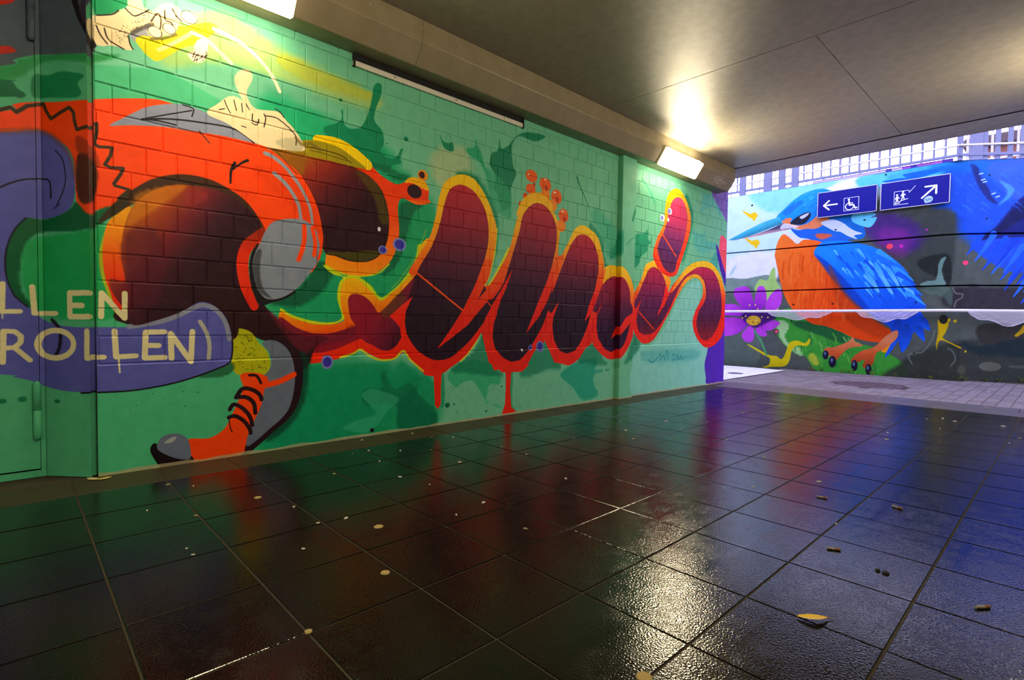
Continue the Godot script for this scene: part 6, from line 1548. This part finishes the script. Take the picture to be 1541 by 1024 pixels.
	F(c,11153868,0.0,1,1,[-60.4,115.1,-82.4,86.2,12665820,10628809,6166688],[-64.1,97.4,-60.4,115.1,-50.2,130.3,-38.8,132.1,-37.2,112.5,-45.1,99.5,-59.7,92.9])
	F(c,11153868,0.0,1,1,[-120.9,110.4,-82.4,86.2,12665820,10628809,6166688],[-149.6,104.9,-120.9,110.4,-102.1,102.1,-88.1,90.7,-110.9,88.3,-149.2,93])
	F(c,11153868,0.0,1,1,[-120.2,86,-82.4,86.2,12665820,10628809,6166688],[-148.9,81.1,-120.2,86,-92.3,79.3,-98.7,65.5,-119.2,53.4,-148.1,54.9])
	F(c,11153868,0.0,1,1,[-87.6,72.5,-82.4,86.2,12665820,10628809,6166688],[-100.8,58.5,-87.6,72.5,-80.6,63.6,-82.3,45.4,-93.5,42.7,-100.5,49.3])
	F(c,11153868,0.0,1,1,[-69.8,70.5,-82.4,86.2,12665820,10628809,6166688],[-78.5,65.9,-69.8,70.5,-58.6,57.4,-65,52.7,-73.8,57])
	F(c,11153868,0.0,1,1,[-53,81.9,-82.4,86.2,12665820,10628809,6166688],[-72.2,77.2,-53,81.9,-38.2,76.5,-52.5,64.2,-67.5,65])
	F(c,4132721,2.8,0.85,1,[],[-103.9,86.1,-88.4,99.7,-66.3,97.4,-44.7,86.3,-59.2,77.4,-80.8,68.1])
	E(c,14594090,0.0,1,-82.2,80.5,12.5,8.7)
	RS(c,2,34,[16046187,9333256],0.0,1,1.49,1.49,[-92.5,85,-72.5,86.2,-71.1,75,-91,74.7],[0.5,-0.2])
	E(c,16109667,0.0,1,-89.8,107.7,1.4,1.4)
	E(c,16109667,0.0,1,-79.8,108.2,1.4,1.4)
	E(c,16109667,0.0,1,-75.8,100.8,1.3,1.4)
	E(c,16109667,0.0,1,-83.8,96.3,1.4,1.4)
	E(c,16109667,0.0,1,-68.2,86.9,1.3,1.4)
	E(c,16109667,0.0,1,-58.4,86.2,1.3,1.4)
	E(c,16109667,0.0,1,-101.5,84.9,1.4,1.4)
	E(c,16109667,0.0,1,-96,88.4,1.4,1.4)
	K(c,4759143,0.0,1,1,3.4,3.4,[-80.2,62.4,-69.1,45.9,-58.6,21.8])
	E(c,2887457,0.0,1,-43.5,62,4.1,4.3)
	E(c,14962809,0.0,1,-43.5,62,2.9,3)
	F(c,9093813,1.2,0.5,1,[],[-127.1,160.6,-122.7,172,-114.7,179.6,-120.1,164.9])
	F(c,16173589,1.2,1,1,[],[-80.2,260.8,-83.4,258.3,-86.1,252.5,-90.7,257.9,-96,261.6,-108,274.9,-93.7,267.2,-87.3,268.7,-82.3,265.9])
	F(c,16173589,1.1,1,1,[],[-75.3,213.1,-78.5,210.4,-81.1,204.5,-85.7,209.8,-91,213.3,-102.9,226,-88.7,219,-82.3,220.6,-77.4,218.1])
	F(c,952807,0.0,1,1,[-18.3,287.2,14.5,224.2,1942772,624613,551626],[-49.8,252.4,-33.8,270.6,-18.2,283,0.3,290.5,21.3,290.9,42.1,277.4,63.9,250.2,75.5,229.8,78.9,207.6,58.4,206.5,23.6,218.3,-0.9,227.7,-26.5,242.6])
	F(c,1268660,2.1,0.6,1,[],[-40,259.8,-27.4,271.7,-8.6,277.3,-17.7,266.9,-30.2,256.7])
	RS(c,3,46,[4702461,417467,3058419],0.5,0.7,1.04,1.04,[-30.6,272.2,-2.7,288,18.6,282.9,7.5,254.9],[3.4,2.1])
	F(c,4569299,0.0,1,0,[-83.9,246.1,-78.1,227.6,5819621,3186880,2386058],[-131.8,224.1,-101.5,237.4,-70,249.7,-44.9,255.2,-39.5,243.3,-62.8,236.2,-92.2,227.7,-119.5,222.8])
	F(c,12093587,0.0,1,0,[-66.2,235.1,-65.9,227.2,4868718,11241627,13473935],[-131.8,223.7,-119.5,223.2,-92.2,227.3,-61,235.4,-39.5,243.3,-26.4,239.1,-13.5,233.3,-39.2,230.7,-65.9,228.1,-101.1,224.3])
	F(c,14843729,0.0,1,1,[],[-40.4,245.1,-33.2,251.1,-25.1,249.2,-26.5,242.6,-13.6,236.7,-1.2,238.6,6.3,243.4,16.6,250.3,30.1,243.6,24.5,236.2,14.3,229.2,-0.9,228.5,-16.6,231.2,-29.6,239.5])
	F(c,15264499,1.1,0.8,1,[],[-39.5,241.6,-29.7,241.2,-13.5,234.2,-32.7,233.9,-42.6,234.2])
	F(c,1383479,0.0,1,1,[],[-27.3,241.8,-18.8,250.1,-4.8,256.3,3.2,254.7,1.9,246.5,-6.6,238.4,-18.4,238.5])
	F(c,13094106,0.6,1,1,[],[-13.2,250.2,-6.3,253.8,0.6,255.5,-1.6,251.1,-9.2,246.8])
	F(c,1861079,0.0,1,1,[],[-26.2,232.3,-13.4,229.1,-0.9,229.7,17.4,225.2,41.1,218,58.4,208.1,51.6,200.8,24.2,200.2,2.7,212.2,-13,217.2])
	F(c,15000822,0.0,1,1,[],[-40,230.4,-29.3,228.3,-17.8,218.6,-8.2,214.2,-8.8,206.6,-13.5,208.8,-15.7,203.1,-22.2,206.2,-27.2,213.6])
	F(c,13491445,0.0,1,1,[],[18.6,236.9,34.6,240.1,49.2,233.1,57.8,224.9,66.3,218.4,76,213.3,65.2,211.4,69.5,205.4,56.9,211.5,46.8,219,38.1,221.6,29.2,227.5])
	F(c,6475769,0.0,1,1,[],[61,235.6,70.2,227.4,83.8,221.8,90.2,226.5,93.6,236,86,236,93.1,240.7,81.7,246.2,64.1,245.5])
	F(c,13786691,1.5,1,1,[],[11.6,219.6,23.6,219.1,35.4,215.4,23.9,210.1,14.8,212.6])
	F(c,16145166,0.0,1,1,[-49.3,187.7,56.2,107.2,16283174,16145680,15419143],[-50.9,187.8,-46.8,210.8,-37.7,224.8,-25,215.3,-15.5,206.2,-3.7,212.5,22.7,204.1,14.5,189.1,32.5,159.4,50,130.6,55.6,125.7,72.2,105.4,88.2,88.8,106.3,74.1,116.3,66.9,114.8,52.2,97.1,49.5,71.2,54.6,52.1,63.9,29.6,72.8,9.3,77.3,-18.3,98.4,-34.8,128.4,-45.5,168.9,-49.9,189.3])
	RS(c,4,60,[16484155,14039810,16479266,14697733],1.2,0.45,2.45,2.45,[-43.3,200.5,11.4,195.7,77.6,99.5,-15.4,103.4],[-1.6,-12.7,0.9,-12.9])
	F(c,682738,0.0,1,1,[42.6,192.9,134.7,86,1083903,682743,282088],[10.2,187.8,19.8,204.4,47.6,205.4,74.4,199.1,95,189.7,115.4,169,135,147.7,141.3,133.1,149.8,115.9,154.7,104.5,159.2,104.3,150.5,97.4,160.1,77.7,162.6,68,154.6,74.8,156.9,52.3,146.9,66.2,142.4,63.2,139.2,54.5,131.7,35.5,127.8,45.4,123.9,54,110.3,25.5,118.7,65.5,98.5,84.3,82.8,97.8,55.6,125.7,44.1,144.6,29.5,167.3])
	F(c,212158,2.9,0.8,1,[],[11.7,187.7,32.1,172,54.9,145.8,77,117.6,87.9,98.5,69.5,105.6,44.3,137,26.8,162.9])
	RS(c,5,75,[4174847,2068479,6539263,150490,1013503,219113],0.0,0.85,3.34,0.56,[20.1,194.9,74.5,196.1,135.5,133.4,92.4,117.2],[5.4,-7.3,3.6,-6.2])
	F(c,5291007,0.0,1,1,[105.8,162.4,124.9,132.3,3120639,7654911],[105.8,162.4,114.6,156,124.9,132.3,115,142.9])
	F(c,5291007,0.0,1,1,[118.3,152.9,137,123.3,3120639,7654911],[118.3,152.9,126.8,146.7,137,123.3,127.3,133.7])
	F(c,5291007,0.0,1,1,[110.5,170.9,129.4,140.8,3120639,7654911],[110.5,170.9,119.1,164.4,129.4,140.8,119.5,151.4])
	F(c,5291007,0.0,1,1,[125.6,146.7,144.1,117.4,3120639,7654911],[125.6,146.7,134.1,140.6,144.1,117.4,134.5,127.7])
	F(c,5291007,0.0,1,1,[98.8,151.1,118.1,121,3120639,7654911],[98.8,151.1,107.6,144.7,118.1,121,108.1,131.5])
	F(c,5291007,0.0,1,1,[90.8,166.4,110.4,135.8,3120639,7654911],[90.8,166.4,99.8,159.9,110.4,135.8,100.2,146.6])
	F(c,5291007,0.0,1,1,[81,155.1,100.9,124.4,3120639,7654911],[81,155.1,90.1,148.6,100.9,124.4,90.5,135.2])
	F(c,807390,0.0,1,1,[122.9,85.9,112.7,28.6,408768,1139194],[114.4,50.7,122.9,85.9,130.7,65.8,112.7,28.6])
	F(c,807390,0.0,1,1,[137.3,77.4,131.6,36.9,408768,1139194],[130.5,71.6,137.3,77.4,141.5,57.5,131.6,36.9])
	F(c,807390,0.0,1,1,[153.6,72,147,63.3,408768,1139194],[142.1,74.6,153.6,72,156.4,52.9,147,63.3])
	F(c,807390,0.0,1,1,[158.8,83.3,153.5,74.2,408768,1139194],[150.7,88.9,158.8,83.3,161.5,68.8,153.5,74.2])
	F(c,16424712,0.0,1,0,[],[105.2,40.6,118.4,50.7,111.8,34.1,107,34.9])
	K(c,1341183,0.0,1,1,7.9,0.9,[113,167.8,125.3,158.3,135,149.1])
	K(c,3120639,0.0,1,1,7.8,0.9,[119.3,157.2,131.5,147.9,141.1,138.8])
	K(c,743915,0.0,1,1,7.8,0.9,[123.2,149.7,135.2,140.5,144.8,131.6])
	K(c,1341183,0.0,1,1,7.7,0.9,[130.7,136.4,142.6,127.4,152,118.6])
	K(c,3120639,0.0,1,1,7.7,0.9,[134.7,122,146.5,113.1,155.9,104.5])
	K(c,743915,0.0,1,1,7.6,0.8,[138.5,113.3,150.2,104.6,159.5,96.1])
	K(c,1341183,0.0,1,1,7.9,0.9,[107.9,175.4,120.3,165.8,130,156.5])
	K(c,3120639,0.0,1,1,8.1,0.9,[97.7,185.1,110.3,175.2,120.3,165.8])
	F(c,11744774,3.8,0.5,1,[],[32.2,170.2,55.5,128.7,88.1,91.8,113.8,68.3,111.8,53.6,73.3,70.5,45.3,107.3])
	F(c,13787952,0.0,1,1,[52.8,50.3,54,13.8,14714714,14114348,11157788],[28.9,32.9,33.3,38.2,44.2,39.8,61.7,48.6,68.4,55.8,72.1,49,82.5,43.5,63.8,38.6,53.6,28,46.7,19.5,39.2,25.2,31.8,26.8])
	F(c,13787952,0.0,1,1,[52.8,50.3,54,13.8,14714714,14114348,11157788],[67,18.7,71.1,27,81.1,35.5,92.7,40,100.7,46.2,111.5,60.1,123.9,68,124.3,56.6,110.6,40.8,99.5,32.5,96.7,18.7,90.4,8.4,82.7,11.8,84.9,21.9,76.6,17.4,69.8,14.9])
	E(c,987695,0.0,1,31.9,26.4,4.4,7.4)
	E(c,5794456,0.5,1,31,29,1.6,2.9)
	E(c,987695,0.0,1,41.7,16.1,5.4,9.4)
	E(c,5794456,0.5,1,40.9,18.6,2,3.7)
	E(c,987695,0.0,1,71.9,12.1,4.3,8.8)
	E(c,5794456,0.5,1,71.1,14.6,1.6,3.5)
	E(c,987695,0.0,1,90.4,7.5,4,8.2)
	E(c,5794456,0.5,1,89.6,9.9,1.5,3.2)
	F(c,2962480,5.1,0.9,1,[],[129.6,19,144.4,33.1,182.9,51.4,273,63.8,350.4,65.3,353.2,1.5,125.8,-6])
	F(c,1189680,4.2,0.9,1,[],[198.4,53.5,222.2,48.7,260.5,60.1,273,63.8,350.4,65.3,351.8,34.3,246.1,35.1,208.4,41.3])
	F(c,3158062,2.5,1,1,[],[219.5,77,272.3,81.3,349.6,82.5,350.4,65.3,260.5,58.3,236.1,50.8,220.3,55.8])
	F(c,2761777,5.0,0.8,1,[],[186,128.2,270.3,128.5,347.5,128.7,348.8,99.6,190.4,98])
	F(c,1778724,2.1,0.9,1,[],[161.8,174.4,177.4,174.9,183.4,160.2,183,133.6,176,133.9,174,150.1,165.7,143.4,147.8,157.2,145.9,168.3])
	F(c,8104097,1.2,0.8,1,[],[176.8,170.5,173.7,160.9,172.6,150.2,174.6,141.1,177.4,132,163.3,130.4,148.6,132.3,155.8,137.5,165.9,138.8,167.7,146.9,168.7,161.3,172,169.1])
	F(c,5864300,3.3,0.6,1,[],[150.2,128.5,183.1,128.3,184.7,101.5,175.2,116,159.3,120])
	K(c,9079423,0.7,0.7,1,1.7,1.7,[186,128.2,189.5,121.1,197.4,119.4,196.1,114,190.7,110.4,188.6,101.5])
	K(c,6979960,0.8,0.7,1,2.0,2.0,[167.5,69,164.4,54.3,154.7,37.3,145.8,35.9,138.5,30.9,143.4,19.9])
	K(c,6911860,0.9,0.7,1,2.1,2.1,[183.2,44.2,189.5,39,192.3,28.3,187.1,19.2])
	E(c,5922645,1.0,1,234.3,20.2,13.5,6.4)
	E(c,4868673,1.3,1,199.9,15.1,5.7,6.4)
	E(c,4869959,0.8,1,269.8,20.7,14.1,2.3)
	F(c,13479680,0.7,1,1,[],[170.6,83.5,175,80,181.8,85.4,182.8,76.5,179.7,65.6,177.8,57.5,197.1,46.4,196.4,44.9,177.2,54.8,171.7,50.9,170.9,40.9,169.5,50.8,171.2,65.4])
	E(c,13479680,0.0,1,190.2,82.3,1.9,2.2)
	E(c,13479680,0.0,1,204,40.3,1.3,1.5)
	E(c,13479680,0.0,1,183.2,83.6,1.7,2.2)
	E(c,1974816,0.8,1,176.9,84.5,5,6.5)
	F(c,12425984,1.3,1,1,[],[261.8,63.6,267.7,70.8,272.4,77.9,284,81.5,284.4,71.1,272.9,67.4,265,61.9])
	F(c,660842,3.3,0.9,1,[],[213.2,193.2,231.3,206.9,242.9,223.5,254.5,239.9,265.1,250.7,284,258.5,286.8,192.3,268.1,178.6,226.4,175.8])
	F(c,528975,2.5,0.9,1,[],[220.5,197.3,237.4,209.6,248.9,227.5,265.6,239.6,284.4,247.5,285.3,228.2,261.5,217.6,237.8,199.9,223.4,188.8])
	RS(c,6,70,[2190847,671936,3377151,807394],0.4,0.5,1.85,0.42,[181.3,285.7,258.8,282.6,260.6,239.8,187.6,207.6],[4.5,-2.8,4.6,-5.9])
	F(c,1186656,2.5,0.75,1,[],[200.4,295.7,209.3,291.2,213.6,277.1,222.9,262.9,227,251.7,234.9,240.3,223.5,246.2,211.7,263.2,204.8,280.2])
	K(c,12179967,0.3,1,1,1.5,1.5,[211.2,281.7,215.2,282.9])
	K(c,12179967,0.3,1,1,1.5,1.5,[214,273.5,218.1,274.8])
	K(c,12179967,0.3,1,1,1.5,1.5,[216,270.4,220,271.6])
	K(c,12179967,0.3,1,1,1.5,1.5,[227.2,254.3,231.2,255.6])
	K(c,12179967,0.3,1,1,1.5,1.5,[232.3,250,236.3,251.3])
	F(c,5352191,2.5,0.7,1,[],[234.8,272.3,252.4,262.1,250.4,251.1,242.1,243,236.1,240.3,245.3,256.7])
	F(c,1396971,2.5,0.9,1,[],[205.6,190,277.6,196.1,315.5,185.4,316.8,154.5,269.5,147.6,250.6,151.1,225.3,165.2])
	K(c,807156,0.0,1,1,8.5,1.0,[222,209.1,210.4,188.2,200.1,172.4])
	K(c,2190847,0.0,1,1,8.5,1.0,[231.6,200.2,220.1,179.3,209.8,163.6])
	K(c,540631,0.0,1,1,8.4,1.0,[241.4,187.9,229.9,167,219.7,151.2])
	K(c,807156,0.0,1,1,8.4,1.0,[245.7,194.8,234.2,173.9,224,158.2])
	K(c,2190847,0.0,1,1,8.4,1.0,[252.3,182.5,240.9,161.7,230.7,145.9])
	K(c,540631,0.0,1,1,8.4,1.0,[256.5,191.2,245.2,170.4,235,154.7])
	K(c,807156,0.0,1,1,8.4,1.0,[263.3,174.6,252,153.8,241.9,138])
	K(c,2190847,0.0,1,1,8.4,1.0,[266,184.1,254.6,163.3,244.6,147.7])
	K(c,540631,0.0,1,1,8.4,1.0,[268.4,161.5,257.1,140.7,247,124.9])
	K(c,807156,0.0,1,1,8.3,1.0,[272.5,173.7,261.2,152.9,251.1,137.2])
	K(c,2190847,0.0,1,1,8.3,1.0,[279.4,152.8,268.2,132,258.1,116.2])
	K(c,540631,0.0,1,1,8.3,1.0,[281.9,166.7,270.6,145.9,260.6,130.2])
	K(c,807156,0.0,1,1,8.3,1.0,[288.9,144.1,277.6,123.3,267.7,107.5])
	K(c,2190847,0.0,1,1,8.3,1.0,[291.2,159.7,280,138.9,270,123.2])
	K(c,540631,0.0,1,1,8.3,1.0,[297.2,142.4,286,121.6,276.1,105.9])
	K(c,807156,0.0,1,1,8.3,1.0,[303.5,152.8,292.4,132,282.5,116.3])
	K(c,2190847,0.0,1,1,8.3,1.0,[310.1,139,299,118.2,289.1,102.5])
	E(c,16204638,0.3,1,111,191.6,4.1,4.1)
	E(c,16728695,0.3,1,199.2,161.8,3.4,3.2)
	E(c,11613352,0.3,1,153.9,210.1,1.4,1.4)
	E(c,13379770,0.3,1,125.1,190.6,2.4,2.5)
	E(c,1316381,0.0,1,-18.2,107.8,1.7,1.4)
	E(c,1316381,0.0,1,39.3,108.1,1.6,1.4)
	E(c,1316381,0.0,1,-20.3,80.4,1.7,1.4)
	E(c,1316381,0.0,1,144.6,108.8,1.3,1.2)
	E(c,1316381,0.0,1,221.7,108.4,1.4,1.2)
	E(c,1316381,0.0,1,145.1,35.9,1.3,1.2)
	E(c,1316381,0.0,1,222.7,35.4,1.4,1.2)
	E(c,1316381,0.0,1,223.4,279.9,1.3,1.2)
	E(c,1316381,0.0,1,222.3,221.1,1.3,1.2)
	E(c,1316381,0.0,1,39.8,223.3,1.6,1.3)
	E(c,1316381,0.0,1,-90.6,281.1,2,1.5)
	E(c,1316381,0.0,1,78.1,233.7,1.5,1.3)
	E(c,1316381,0.0,1,103,297.5,1.4,1.3)
